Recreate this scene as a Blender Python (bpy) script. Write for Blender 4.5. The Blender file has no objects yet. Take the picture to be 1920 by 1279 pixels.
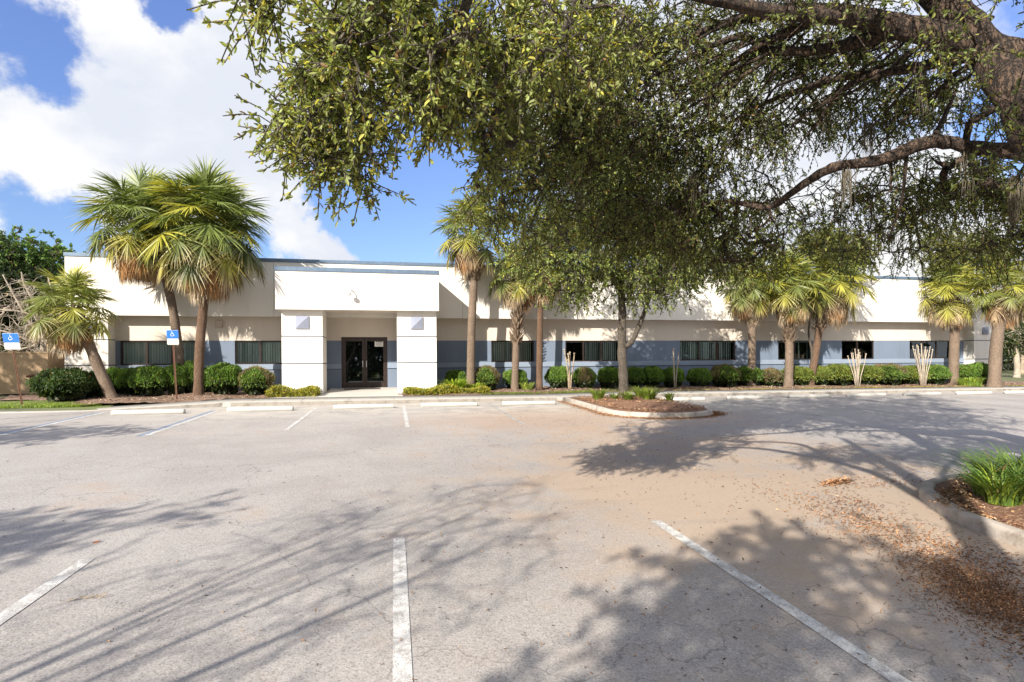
import bpy, math, random
import numpy as np
from mathutils import Vector, Matrix
SC = bpy.context.scene
COL = SC.collection
rad = math.radians

# ------------------------------------------------------------------ camera
F_PX, TH, CAM_H, ROLL, Y_PP = 1030.0, rad(12.06), 1.87, .0083, 678.2
FW = np.array((math.sin(TH), math.cos(TH), 0.)); R0 = np.array((math.cos(TH), -math.sin(TH), 0.)); U0 = np.array((0, 0, 1.))
RT = math.cos(ROLL)*R0 - math.sin(ROLL)*U0
UP = math.sin(ROLL)*R0 + math.cos(ROLL)*U0
cam = bpy.data.cameras.new('camera'); camo = bpy.data.objects.new('camera', cam); COL.objects.link(camo)
cam.sensor_width = 36; cam.sensor_fit = 'HORIZONTAL'; cam.lens = 36*F_PX/1920
cam.shift_y = (Y_PP-639.5)/1920; cam.clip_start = .05; cam.clip_end = 3000
M = Matrix.Identity(4)
for i in range(3): M[i][0] = RT[i]; M[i][1] = UP[i]; M[i][2] = -FW[i]
M[2][3] = CAM_H
camo.matrix_world = M
SC.camera = camo

# ------------------------------------------------------------------ light
SUN_DIR = Vector((.90, 1.0, -.76)).normalized()          # the way the light travels
sun_el = math.asin(-SUN_DIR.z); sx, sy = -SUN_DIR.x, -SUN_DIR.y
sun = bpy.data.lights.new('sun', 'SUN'); sun.energy = 5.0; sun.angle = rad(.53); sun.color = (1, .93, .82)
suno = bpy.data.objects.new('sun', sun); COL.objects.link(suno)
suno.rotation_euler = SUN_DIR.to_track_quat('-Z', 'Y').to_euler(); suno.location = (-20, -20, 25)
W = bpy.data.worlds.new('World'); SC.world = W; W.use_nodes = True
SKY_STRENGTH, EXPOSURE = .12, .90
SC.view_settings.view_transform = 'Standard'; SC.view_settings.look = 'None'
SC.view_settings.exposure = EXPOSURE; SC.view_settings.gamma = 1

def ray(px, py):
    a = (px-960)/F_PX; b = (Y_PP-py)/F_PX
    return FW + a*RT + b*UP
def at_depth(px, py, t):
    return ray(px, py)*t + np.array((0, 0, CAM_H))
def on_y(px, py, Y):
    d = ray(px, py); return d*(Y/d[1]) + np.array((0, 0, CAM_H))
def g(X, Y):                                              # the lot rises gently to the building
    Yc = np.clip(Y, -30, 30); Xc = np.clip(X, -40, 60)
    return .0237*Yc - .007*Xc
def on_ground(px, py, up=0.):
    d = ray(px, py); k = (up-CAM_H)/(d[2]-.0237*d[1]+.007*d[0])
    return d*k + np.array((0, 0, CAM_H))

class N:
    def __init__(s, tree): s.t = tree; s.n = tree.nodes; s.l = tree.links
    def add(s, typ, **kw):
        n = s.n.new(typ)
        for k, v in kw.items():
            if k.startswith('i_'):
                key = k[2:]; key = int(key) if key.isdigit() else key.replace('_', ' ')
                n.inputs[key].default_value = v
            else: setattr(n, k, v)
        return n
    def link(s, a, b): s.l.new(a, b)
    def math(s, op, a, b=None, c=None, clamp=False):
        n = s.n.new('ShaderNodeMath'); n.operation = op; n.use_clamp = clamp
        for i, v in enumerate((a, b, c)):
            if v is None: continue
            if isinstance(v, (int, float)): n.inputs[i].default_value = v
            else: s.l.new(v, n.inputs[i])
        return n.outputs[0]
    def maprange(s, v, a, b, c=0., d=1., smooth=True):
        n = s.n.new('ShaderNodeMapRange'); n.interpolation_type = 'SMOOTHSTEP' if smooth else 'LINEAR'
        s.l.new(v, n.inputs[0])
        for i, x in enumerate((a, b, c, d)): n.inputs[i+1].default_value = x
        return n.outputs[0]
    def mix(s, f, a, b, blend='MIX'):
        n = s.n.new('ShaderNodeMix'); n.data_type = 'RGBA'; n.blend_type = blend
        for sock, v in ((n.inputs[0], f), (n.inputs[6], a), (n.inputs[7], b)):
            if isinstance(v, (int, float)): sock.default_value = v
            elif isinstance(v, tuple): sock.default_value = (*v[:3], 1)
            else: s.l.new(v, sock)
        return n.outputs[2]
    def noise(s, vec, scale, detail=4, rough=.55, dist=0.):
        n = s.add('ShaderNodeTexNoise'); n.inputs['Scale'].default_value = scale
        n.inputs['Detail'].default_value = detail; n.inputs['Roughness'].default_value = rough
        n.inputs['Distortion'].default_value = dist
        if vec is not None: s.l.new(vec, n.inputs['Vector'])
        return n.outputs['Fac']

def build_world():
    w = N(W.node_tree); w.n.clear()
    out = w.add('ShaderNodeOutputWorld'); bg = w.add('ShaderNodeBackground')
    sky = w.add('ShaderNodeTexSky', sky_type='NISHITA', sun_disc=False)
    sky.sun_elevation = sun_el; sky.sun_rotation = math.atan2(sx, sy); sky.altitude = 0
    sky.air_density = 1.0; sky.dust_density = .6; sky.ozone_density = 2.2
    tc = w.add('ShaderNodeTexCoord'); d = tc.outputs['Generated']
    wn = w.add('ShaderNodeTexNoise'); w.link(d, wn.inputs['Vector']); wn.inputs['Scale'].default_value = 3.5; wn.inputs['Detail'].default_value = 7; wn.inputs['Roughness'].default_value = .62
    wo = w.add('ShaderNodeVectorMath', operation='SUBTRACT'); w.link(wn.outputs['Color'], wo.inputs[0]); wo.inputs[1].default_value = (.5, .5, .5)
    ws = w.add('ShaderNodeVectorMath', operation='SCALE'); w.link(wo.outputs[0], ws.inputs[0]); ws.inputs['Scale'].default_value = .30
    wa = w.add('ShaderNodeVectorMath', operation='ADD'); w.link(d, wa.inputs[0]); w.link(ws.outputs[0], wa.inputs[1]); d0 = d; d = wa.outputs[0]
    # cloud cover: soft spots round given directions of the sky, broken up by noise
    spots = [((250, 190), .27, 1.), ((60, 270), .22, 1.), ((430, 200), .24, 1.), ((150, 80), .15, .8), ((480, 60), .2, .9), ((575, 440), .085, .95),
             ((520, 375), .06, .75), ((660, 100), .16, .8), ((1400, 300), .3, .95), ((1150, 60), .3, .8), ((1700, 420), .16, .85), ((1650, 60), .2, .7), ((480, 340), .07, .65)]
    tot = None
    for (p, r, a) in spots:
        v = ray(*p); v = v/np.linalg.norm(v)
        dp = w.add('ShaderNodeVectorMath', operation='DISTANCE'); w.link(d, dp.inputs[0]); dp.inputs[1].default_value = tuple(v)
        m = w.maprange(dp.outputs['Value'], r*1.25, r*.45, 0., a)
        tot = m if tot is None else w.math('MAXIMUM', tot, m)
    holes = [((25, 60), .07), ((300, 15), .05), ((680, 320), .12), ((630, 385), .07), ((1890, 230), .05), ((90, 430), .075), ((800, 350), .12)]
    for (p, r) in holes:
        v = ray(*p); v = v/np.linalg.norm(v)
        dp = w.add('ShaderNodeVectorMath', operation='DISTANCE'); w.link(d, dp.inputs[0]); dp.inputs[1].default_value = tuple(v)
        m = w.maprange(dp.outputs['Value'], r*1.3, r*.4, 0., .8)
        tot = w.math('SUBTRACT', tot, m)
    d = d0; sep = w.add('ShaderNodeSeparateXYZ'); w.link(d, sep.inputs[0])
    back = w.maprange(sep.outputs[1], .35, -.1, 0., .72)     # broken cloud added overhead and behind the camera for fill light
    tot = w.math('MAXIMUM', tot, back)
    st = w.add('ShaderNodeMapping'); w.link(d, st.inputs['Vector']); st.inputs['Scale'].default_value = (1, 1, 1.7)
    n1 = w.noise(st.outputs[0], 5.0, 9, .6, .35)
    dens = w.math('ADD', tot, w.math('MULTIPLY', w.math('SUBTRACT', n1, .5), 1.5))
    mask = w.maprange(dens, .28, .80)
    n2 = w.noise(st.outputs[0], 3.6, 6, .55, .2)
    shade = w.mix(w.maprange(n2, .38, .60), (1.0, 1.0, 1.0), (.77, .81, .90))
    tint = w.mix(1.0, sky.outputs[0], w.mix(w.maprange(sep.outputs[2], .1, .55), (.66, .70, .84), (.82, .84, 1.12)), 'MULTIPLY')
    lift = w.math('MULTIPLY', w.maprange(sep.outputs[1], .5, -.4, 1., 1.25), .56/SKY_STRENGTH)  # unseen clouds behind the camera brightened for extra fill
    lc = w.add('ShaderNodeCombineColor'); [w.link(lift, lc.inputs[i]) for i in range(3)]
    c = w.mix(mask, tint, w.mix(1.0, shade, lc.outputs[0], 'MULTIPLY'))
    w.link(c, bg.inputs[0]); bg.inputs[1].default_value = SKY_STRENGTH
    w.link(bg.outputs[0], out.inputs[0])
build_world()

# ------------------------------------------------------------------ materials
MATS = {}
def new_mat(name):
    m = bpy.data.materials.new(name); m.use_nodes = True; k = N(m.node_tree)
    b = k.n['Principled BSDF']; MATS[name] = m
    return m, k, b
def obj_vec(k):
    return k.add('ShaderNodeTexCoord').outputs['Object']
def world_vec(k):
    return k.add('ShaderNodeNewGeometry').outputs['Position']
def bump(k, b, h, strength=.3, dist=.02):
    n = k.add('ShaderNodeBump'); n.inputs['Strength'].default_value = strength; n.inputs['Distance'].default_value = dist
    k.link(h, n.inputs['Height']); k.link(n.outputs[0], b.inputs['Normal'])
def simple(name, col, rough=.6, metal=0., var=.12, scale=8., bmp=.0, bscale=60.):
    m, k, b = new_mat(name); v = world_vec(k)
    n = k.noise(v, scale, 5)
    c = k.mix(k.maprange(n, .3, .7), tuple(x*(1-var) for x in col), tuple(x*(1+var) for x in col))
    k.link(c, b.inputs['Base Color']); b.inputs['Roughness'].default_value = rough; b.inputs['Metallic'].default_value = metal
    if bmp: bump(k, b, k.noise(v, bscale, 4), bmp, .01)
    return m
def stucco(name, col, stain=.06):
    m, k, b = new_mat(name); v = world_vec(k)
    mp = k.add('ShaderNodeMapping'); k.link(v, mp.inputs[0]); mp.inputs['Scale'].default_value = (1.3, 1.3, .25)
    n = k.noise(mp.outputs[0], 1.6, 6, .6)
    n2 = k.noise(v, 35, 3)
    c = k.mix(k.maprange(n, .45, .8), col, tuple(x*(1-stain*2.2) for x in col))
    st = k.add('ShaderNodeMapping'); k.link(v, st.inputs[0]); st.inputs['Scale'].default_value = (5., 5., .12)
    c = k.mix(k.maprange(k.noise(st.outputs[0], 1.4, 5, .7), .56, .78, 0, .16), c, tuple(x*.62 for x in col))
    c = k.mix(k.math('MULTIPLY', n2, .12), c, tuple(x*.8 for x in col))
    k.link(c, b.inputs['Base Color']); b.inputs['Roughness'].default_value = .88
    bump(k, b, k.noise(v, 90, 4, .7), .25, .006)
    return m
stucco('white_stucco', (.74, .70, .64)); stucco('beige_stucco', (.62, .55, .47), .05)
stucco('blue_stucco', (.160, .200, .270), .09); stucco('sill_blue', (.24, .29, .37), .05); stucco('tan_stucco', (.36, .25, .15), .12)
simple('groove', (.10, .11, .14), .9); simple('cap_blue', (.115, .165, .235), .45, .2); simple('ornament', (.25, .27, .35), .7, 0, .05)
simple('bronze', (.050, .035, .030), .38, .5, .2); simple('interior', (.02, .022, .025), .9); simple('white_metal', (.7, .7, .7), .4, .2)
simple('rust_steel', (.15, .075, .045), .7, .4, .3, 20); simple('sign_blue', (.012, .13, .62), .35, 0, .05); simple('sign_white', (.78, .78, .76), .4, 0, .04)
simple('sign_dull', (.50, .48, .44), .6, 0, .12, 30); simple('dark_mat', (.05, .045, .04), .95); simple('paper', (.72, .71, .68), .8, 0, .05, 60); simple('ink', (.06, .06, .06), .8)
simple('wood', (.34, .27, .19), .85, 0, .25, 12); simple('pale_bark', (.36, .305, .24), .85, 0, .2, 9, .3, 40); simple('moss', (.135, .115, .08), .95, 0, .2, 30)
simple('beige_paint', (.45, .38, .30), .6); simple('roof', (.35, .35, .34), .9)

def mat_blinds():
    m, k, b = new_mat('blinds'); v = world_vec(k)
    s = k.add('ShaderNodeSeparateXYZ'); k.link(v, s.inputs[0])
    n = k.add('ShaderNodeTexWhiteNoise', noise_dimensions='1D'); k.link(k.math('FLOOR', k.math('MULTIPLY', s.outputs[0], 9.0)), n.inputs['W'])
    k.link(k.mix(n.outputs['Value'], (.56, .64, .60), (.88, .93, .89)), b.inputs['Base Color']); b.inputs['Roughness'].default_value = .6
mat_blinds()
def mat_glass():
    m, k, b = new_mat('glass'); k.n.remove(b); out = k.n['Material Output']
    gl = k.add('ShaderNodeBsdfGlossy'); gl.inputs['Roughness'].default_value = .02; gl.inputs['Color'].default_value = (.9, .95, .95, 1)
    tr = k.add('ShaderNodeBsdfTransparent'); tr.inputs['Color'].default_value = (.90, .93, .92, 1)
    fr = k.add('ShaderNodeFresnel'); fr.inputs[0].default_value = 1.5
    f = k.math('ADD', k.math('MULTIPLY', fr.outputs[0], 1.0), .04)
    mx = k.add('ShaderNodeMixShader'); k.link(f, mx.inputs[0]); k.link(tr.outputs[0], mx.inputs[1]); k.link(gl.outputs[0], mx.inputs[2]); k.link(mx.outputs[0], out.inputs[0])
mat_glass()
def mat_foliage(name, trans=.28, rough=.5, tcol=1.5, spec=.35):
    m, k, b = new_mat(name); out = k.n['Material Output']
    a = k.add('ShaderNodeVertexColor', layer_name='Col')
    n = k.noise(world_vec(k), 2.2, 3)
    c = k.mix(1.0, a.outputs[0], k.mix(k.maprange(n, .35, .65), (.78, .80, .8), (1.2, 1.18, 1.1)), 'MULTIPLY')
    k.link(c, b.inputs['Base Color']); b.inputs['Roughness'].default_value = rough; b.inputs['Specular IOR Level'].default_value = spec
    tr = k.add('ShaderNodeBsdfTranslucent'); k.link(k.mix(1.0, c, (tcol, tcol*1.05, tcol*.5), 'MULTIPLY'), tr.inputs[0])
    mx = k.add('ShaderNodeMixShader'); mx.inputs[0].default_value = trans
    k.link(b.outputs[0], mx.inputs[1]); k.link(tr.outputs[0], mx.inputs[2]); k.link(mx.outputs[0], out.inputs[0])
    return m
mat_foliage('leaf', .36, .5, 1.6); mat_foliage('palm_leaf', .22, .45, 1.4, .4); mat_foliage('dead_leaf', .12, .85, 1.0, .1); mat_foliage('grass_blade', .3, .45)
mat_foliage('litter', .0, .9, 1, .1)
def mat_bark(name, dark, light, scale=6., strength=.9):
    m, k, b = new_mat(name); v = obj_vec(k)
    mp = k.add('ShaderNodeMapping'); k.link(v, mp.inputs[0]); mp.inputs['Scale'].default_value = (1, 1, .45)
    n = k.noise(mp.outputs[0], scale*4.0, 9, .78, .7); r1 = k.noise(mp.outputs[0], scale*1.6, 7, .75, .4)
    ridge = k.math('ABSOLUTE', k.math('SUBTRACT', r1, .5)); wc = k.add('ShaderNodeTexNoise'); k.link(mp.outputs[0], wc.inputs['Vector']); wc.inputs['Scale'].default_value = scale*1.6; wc.inputs['Detail'].default_value = 5
    wm = k.add('ShaderNodeVectorMath', operation='SCALE'); k.link(wc.outputs['Color'], wm.inputs[0]); wm.inputs['Scale'].default_value = .45
    wd = k.add('ShaderNodeVectorMath', operation='ADD'); k.link(mp.outputs[0], wd.inputs[0]); k.link(wm.outputs[0], wd.inputs[1])
    vo = k.add('ShaderNodeTexVoronoi', feature='DISTANCE_TO_EDGE'); k.link(wd.outputs[0], vo.inputs['Vector']); vo.inputs['Scale'].default_value = scale*2.6
    h = k.math('ADD', k.maprange(vo.outputs[0], 0., .16, -.12, .16), k.math('ADD', k.maprange(ridge, 0., .12, 0, .14), n))
    c = k.mix(k.maprange(h, .50, .92), dark, light)
    n3 = k.noise(v, 1.5, 3)
    c = k.mix(k.maprange(n3, .5, .75, 0, .3), c, tuple(x*.9+.03 for x in light))
    k.link(c, b.inputs['Base Color']); b.inputs['Roughness'].default_value = .92
    bump(k, b, h, strength, .05)
mat_bark('oak_bark', (.016, .010, .007), (.20, .13, .088), 5, 1.)
mat_bark('grey_bark', (.06, .048, .037), (.21, .175, .135), 7, .7)
mat_bark('palm_bark', (.13, .092, .065), (.37, .275, .20), 9, .6)
mat_bark('palm_bark_red', (.10, .058, .036), (.29, .18, .115), 9, .7)
mat_bark('boot', (.11, .075, .05), (.38, .27, .18), 12, .5)

def mat_asphalt():
    m, k, b = new_mat('asphalt'); v = world_vec(k); s = k.add('ShaderNodeSeparateXYZ'); k.link(v, s.inputs[0])
    fine = k.noise(v, 130, 2, .8); mid = k.noise(v, 32, 4, .65); big = k.noise(v, .45, 5, .6, .6); patch = k.noise(v, 1.7, 5, .65)
    vo = k.add('ShaderNodeTexVoronoi'); k.link(v, vo.inputs['Vector']); vo.inputs['Scale'].default_value = 95.
    agg = k.add('ShaderNodeSeparateColor'); k.link(vo.outputs['Color'], agg.inputs[0])
    c = k.mix(k.maprange(big, .35, .65), (.332, .304, .280), (.392, .366, .340))
    c = k.mix(k.maprange(patch, .5, .75, 0, .45), c, (.28, .258, .245))
    c = k.mix(k.maprange(agg.outputs[0], .45, 1., 0, .42), c, (.58, .53, .50))
    c = k.mix(k.maprange(agg.outputs[1], .6, 1., 0, .5), c, (.12, .105, .10))
    c = k.mix(k.maprange(fine, .45, .75, 0, .38), c, (.15, .135, .13))
    # tannin stain of fallen leaves towards the oak islands
    dx = k.math('MULTIPLY', k.math('SUBTRACT', s.outputs[0], 4.9), .19); dy = k.math('MULTIPLY', k.math('SUBTRACT', s.outputs[1], 6.8), .13)
    r = k.math('SQRT', k.math('ADD', k.math('MULTIPLY', dx, dx), k.math('MULTIPLY', dy, dy)))
    st = k.math('ADD', k.maprange(r, 1.25, .1), k.math('MULTIPLY', k.math('SUBTRACT', big, .5), 2.2)); st = k.math('ADD', st, k.math('MULTIPLY', k.math('SUBTRACT', patch, .5), 1.6))
    c = k.mix(k.maprange(st, .10, 1.05, 0, .66), c, (.42, .30, .20))
    dx2 = k.math('MULTIPLY', k.math('SUBTRACT', s.outputs[0], 5.0), .16); dy2 = k.math('MULTIPLY', k.math('SUBTRACT', s.outputs[1], 14.5), .26)
    r2 = k.math('SQRT', k.math('ADD', k.math('MULTIPLY', dx2, dx2), k.math('MULTIPLY', dy2, dy2)))
    st2 = k.math('ADD', k.maprange(r2, 1.3, .1), k.math('MULTIPLY', k.math('SUBTRACT', patch, .5), 1.2))
    c = k.mix(k.maprange(st2, .1, 1., 0, .5), c, (.42, .27, .165))
    # bleached patches by the wheel stops
    wv = k.math('MULTIPLY', k.maprange(s.outputs[1], 14.0, 17.5), k.maprange(patch, .35, .62, 0, .75))
    wx = k.math('MULTIPLY', k.maprange(s.outputs[0], 8., 5.), k.maprange(s.outputs[0], -9., -5.))
    c = k.mix(k.math('MULTIPLY', wv, wx), c, (.50, .46, .40))
    oil = k.noise(v, .9, 2, .5); c = k.mix(k.maprange(oil, .70, .80, 0, .35), c, (.14, .125, .12))
    rub = k.add('ShaderNodeMapping'); k.link(v, rub.inputs[0]); rub.inputs['Scale'].default_value = (.5, 3.2, 1); rub.inputs['Rotation'].default_value = (0, 0, .12)
    c = k.mix(k.maprange(k.noise(rub.outputs[0], .9, 5, .65), .55, .75, 0, .22), c, (.20, .18, .17))
    # fine cracks
    vc = k.add('ShaderNodeTexVoronoi', feature='DISTANCE_TO_EDGE'); mpv = k.add('ShaderNodeMapping'); k.link(v, mpv.inputs[0])
    nz = k.add('ShaderNodeTexNoise'); k.link(v, nz.inputs['Vector']); nz.inputs['Scale'].default_value = 1.3; nz.inputs['Detail'].default_value = 6
    av = k.add('ShaderNodeVectorMath', operation='ADD'); sc = k.add('ShaderNodeVectorMath', operation='SCALE'); k.link(nz.outputs['Color'], sc.inputs[0]); sc.inputs['Scale'].default_value = 1.4
    k.link(v, av.inputs[0]); k.link(sc.outputs[0], av.inputs[1]); k.link(av.outputs[0], vc.inputs['Vector']); vc.inputs['Scale'].default_value = .16
    c = k.mix(k.maprange(vc.outputs[0], .0022, .0, 0, .5), c, (.09, .08, .075))
    k.link(c, b.inputs['Base Color']); b.inputs['Roughness'].default_value = .85
    h = k.math('ADD', k.math('MULTIPLY', agg.outputs[0], .6), fine)
    bump(k, b, h, .55, .006)
mat_asphalt()
def mat_concrete(name, col, dirt=(.25, .21, .17), amt=.5):
    m, k, b = new_mat(name); v = world_vec(k)
    n = k.noise(v, 3.5, 7, .7); n2 = k.noise(v, 60, 3)
    c = k.mix(k.maprange(n, .45, .75, 0, amt), col, dirt)
    c = k.mix(k.maprange(n2, .5, .8, 0, .4), c, tuple(x*.6 for x in col))
    k.link(c, b.inputs['Base Color']); b.inputs['Roughness'].default_value = .9
    bump(k, b, k.noise(v, 45, 5, .7), .35, .01)
mat_concrete('concrete', (.39, .37, .34)); mat_concrete('kerb_stained_shaded', (.30, .27, .235), (.08, .068, .055), .9); mat_concrete('kerb_concrete', (.42, .37, .32), (.15, .115, .085), .85); mat_concrete('pad', (.50, .47, .43), (.36, .33, .29), .3)
mat_concrete('stop_paint', (.52, .50, .46), (.36, .33, .29), .5)
def mat_paint(name, col, wear):
    m, k, b = new_mat(name); v = world_vec(k)
    n = k.noise(v, 9, 6, .75); n2 = k.noise(v, 110, 2, .8)
    w_ = k.math('ADD', k.maprange(n, .45-wear*.4, .85-wear*.4), k.maprange(n2, .50, .62, 0, .75), clamp=True)
    k.link(k.mix(w_, col, (.27, .25, .235)), b.inputs['Base Color']); b.inputs['Roughness'].default_value = .8
    bump(k, b, n2, .4, .004)
mat_paint('white_paint', (.66, .65, .62), .25); mat_paint('faded_paint', (.62, .60, .56), .55); mat_paint('blue_paint', (.10, .22, .42), .35)
def mat_soil(name, a, c2, c3, sc=24.):
    m, k, b = new_mat(name); v = world_vec(k)
    n = k.noise(v, sc, 6, .75); n1 = k.noise(v, 1.3, 4)
    vo = k.add('ShaderNodeTexVoronoi'); k.link(v, vo.inputs['Vector']); vo.inputs['Scale'].default_value = sc*1.6
    cc = k.add('ShaderNodeSeparateColor'); k.link(vo.outputs['Color'], cc.inputs[0])
    c = k.mix(k.maprange(n, .35, .65), a, c2); c = k.mix(k.maprange(cc.outputs[0], .6, 1, 0, .9), c, c3)
    c = k.mix(k.maprange(n1, .5, .7, 0, .4), c, a)
    k.link(c, b.inputs['Base Color']); b.inputs['Roughness'].default_value = .95
    bump(k, b, k.math('ADD', n, cc.outputs[0]), .9, .03)
mat_soil('mulch', (.15, .085, .055), (.27, .175, .125), (.42, .31, .24)); mat_soil('island_mulch', (.13, .06, .035), (.26, .13, .075), (.40, .25, .15)); mat_soil('lawn', (.13, .18, .05), (.20, .23, .07), (.22, .19, .10)); mat_soil('lawn_far', (.09, .11, .04), (.15, .15, .06), (.2, .17, .09), 6)

# ------------------------------------------------------------------ mesh helpers
def mesh_np(name, V, faces, mat, parent=None, col=None, smooth=False, loc=None):
    """faces: (n,4) or (n,3) int array"""
    V = np.asarray(V, np.float32); Fc = np.asarray(faces, np.int32)
    me = bpy.data.meshes.new(name); nv, nf, k = len(V), len(Fc), Fc.shape[1]
    if loc is not None: V = V - np.asarray(loc, np.float32)
    me.vertices.add(nv); me.vertices.foreach_set('co', V.ravel())
    me.loops.add(nf*k); me.loops.foreach_set('vertex_index', Fc.ravel())
    me.polygons.add(nf); me.polygons.foreach_set('loop_start', np.arange(0, nf*k, k, dtype=np.int32))
    if smooth: me.polygons.foreach_set('use_smooth', np.ones(nf, bool))
    if col is not None:
        a = me.color_attributes.new('Col', 'FLOAT_COLOR', 'POINT'); c4 = np.ones((nv, 4), np.float32); c4[:, :3] = col
        a.data.foreach_set('color', c4.ravel())
    me.materials.append(MATS[mat]); me.update(calc_edges=True); me.validate()
    o = bpy.data.objects.new(name, me); COL.objects.link(o)
    if parent is not None: o.parent = parent
    elif loc is not None: o.location = tuple(loc)
    return o
class MB:
    """collects simple shapes for one mesh"""
    def __init__(s): s.v = []; s.f = []; s.sm = False
    def box(s, x0, x1, y0, y1, z0, z1):
        b = len(s.v)
        s.v += [(x0, y0, z0), (x1, y0, z0), (x1, y1, z0), (x0, y1, z0), (x0, y0, z1), (x1, y0, z1), (x1, y1, z1), (x0, y1, z1)]
        s.f += [tuple(b+i for i in q) for q in ((0, 3, 2, 1), (4, 5, 6, 7), (0, 1, 5, 4), (1, 2, 6, 5), (2, 3, 7, 6), (3, 0, 4, 7))]
        return s
    def poly(s, pts): b = len(s.v); s.v += [tuple(p) for p in pts]; s.f.append(tuple(range(b, b+len(pts)))); return s
    def prism(s, pts, z0f, z1f):
        """pts: outline counter-clockwise; z0f/z1f numbers or functions of x,y"""
        a = z0f if callable(z0f) else (lambda x, y: z0f); c = z1f if callable(z1f) else (lambda x, y: z1f)
        n = len(pts); b = len(s.v)
        s.v += [(x, y, a(x, y)) for x, y in pts] + [(x, y, c(x, y)) for x, y in pts]
        s.f.append(tuple(b+n+i for i in range(n))); s.f.append(tuple(b+i for i in reversed(range(n))))
        for i in range(n): j = (i+1) % n; s.f.append((b+i, b+j, b+n+j, b+n+i))
        return s
    def tube(s, pts, radii, n=8, cap=True, rough=0.):
        pts = [Vector(p) for p in pts]; m = len(pts)
        if not hasattr(radii, '__len__'): radii = [radii]*m
        b = len(s.v); prev = None
        for i, p in enumerate(pts):
            t = (pts[min(i+1, m-1)]-pts[max(i-1, 0)]).normalized()
            if prev is None: u = t.orthogonal().normalized()
            else: u = (prev - t*prev.dot(t)).normalized()
            prev = u; w = t.cross(u)
            for j in range(n):
                an = 2*math.pi*j/n; s.v.append(tuple(p+(u*math.cos(an)+w*math.sin(an))*radii[i]*(1+(random.uniform(-rough, rough) if rough else 0))))
        for i in range(m-1):
            for j in range(n):
                k = (j+1) % n; s.f.append((b+i*n+j, b+i*n+k, b+(i+1)*n+k, b+(i+1)*n+j))
        if cap: s.f.append(tuple(b+j for j in reversed(range(n)))); s.f.append(tuple(b+(m-1)*n+j for j in range(n)))
        return s
    def build(s, name, mat, parent=None, smooth=False, bevel=0., loc=None):
        me = bpy.data.meshes.new(name); off = Vector(loc) if loc is not None else Vector()
        me.from_pydata([tuple(Vector(p)-off) for p in s.v], [], s.f); me.materials.append(MATS[mat]); me.update()
        if smooth: me.polygons.foreach_set('use_smooth', [True]*len(me.polygons))
        o = bpy.data.objects.new(name, me); COL.objects.link(o)
        if parent is not None: o.parent = parent
        elif loc is not None: o.location = off
        if bevel:
            m = o.modifiers.new('bevel', 'BEVEL'); m.width = bevel; m.segments = 2; m.limit_method = 'ANGLE'
        return o
def empty(name, loc, label, cat, group=None):
    o = bpy.data.objects.new(name, None); COL.objects.link(o); o.location = tuple(loc); o.empty_display_size = .2
    return tag(o, label, cat, group)
def tag(o, label, cat=None, group=None, kind=None):
    if label: o['label'] = label
    if cat: o['category'] = cat
    if group: o['group'] = group
    if kind: o['kind'] = kind
    return o
def struct(o): o['kind'] = 'structure'; return o
def adopt(parent, *obs):
    """children were modelled in place: keep them there"""
    bpy.context.view_layer.update()
    for o in obs:
        o.parent = parent; o.matrix_parent_inverse = parent.matrix_world.inverted()

def grid_sheet(name, x0, x1, y0, y1, nx, ny, zf, mat, jitter=0., seed=0):
    xs = np.linspace(x0, x1, nx+1); ys = np.linspace(y0, y1, ny+1); X, Y = np.meshgrid(xs, ys)
    Z = zf(X, Y)
    if jitter: Z = Z + np.random.default_rng(seed).normal(0, jitter, Z.shape)
    V = np.stack([X.ravel(), Y.ravel(), Z.ravel()], 1)
    i = np.arange(nx); j = np.arange(ny); I, J = np.meshgrid(i, j); a = (J*(nx+1)+I).ravel()
    Fc = np.stack([a, a+1, a+nx+2, a+nx+1], 1)
    return mesh_np(name, V, Fc, mat, smooth=bool(jitter))

# ------------------------------------------------------------------ ground
o = grid_sheet('ground', -300, 340, -300, 340, 64, 64, lambda X, Y: g(X, Y)-.06-.15*((Y > 15)&(Y < 19)), 'lawn_far')
struct(o)
o = grid_sheet('parking_lot', -34, 50, -30, 20.6, 84, 51, g, 'asphalt'); struct(o)
FRONT = [(-40, 17.9), (-14, 18.2), (-9.5, 18.5), (-5.2, 19.35), (-2, 19.38), (0.2, 19.40), (6.0, 19.45), (9.6, 20.2), (20, 20.25), (50, 20.3)]
BACK = [(-40, 18.7), (-14, 19.0), (-9.5, 19.35), (-5.2, 20.5), (-2, 20.55), (0.2, 20.6), (6.0, 20.75), (9.6, 21.35), (20, 21.45), (50, 21.5)]
def pl(line, x): return float(np.interp(x, [p[0] for p in line], [p[1] for p in line]))
def kerb_up(x): return float(np.interp(x, [-9, -5.4], [.02, .14]))
def strip_between(front, back, zf_f, zf_b, name, mat, x0, x1, step, skirt=.3):
    xs = np.arange(x0, x1+1e-6, step); V = []; Fc = []
    for x in xs:
        yf, yb = pl(front, x), pl(back, x)
        V += [(x, yf, zf_f(x, yf)-skirt), (x, yf, zf_f(x, yf)-.012), (x, yf+.018, zf_f(x, yf)), (x, yb, zf_b(x, yb)), (x, yb, zf_b(x, yb)-skirt)]
    for i in range(len(xs)-1):
        a = i*5; b = a+5
        for q in range(4): Fc.append((a+q, b+q, b+q+1, a+q+1))
    return struct(mesh_np(name, V, Fc, mat))
strip_between(FRONT, BACK, lambda x, y: g(x, y)+kerb_up(x), lambda x, y: g(x, y)+kerb_up(x)+.015, 'sidewalk', 'concrete', -34, 46, .5)
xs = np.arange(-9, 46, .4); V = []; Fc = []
for x in xs: yf = pl(FRONT, x)-.004; z_ = g(x, yf); V += [(x, yf, z_-.05), (x, yf, z_+kerb_up(x)-.02)]
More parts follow.
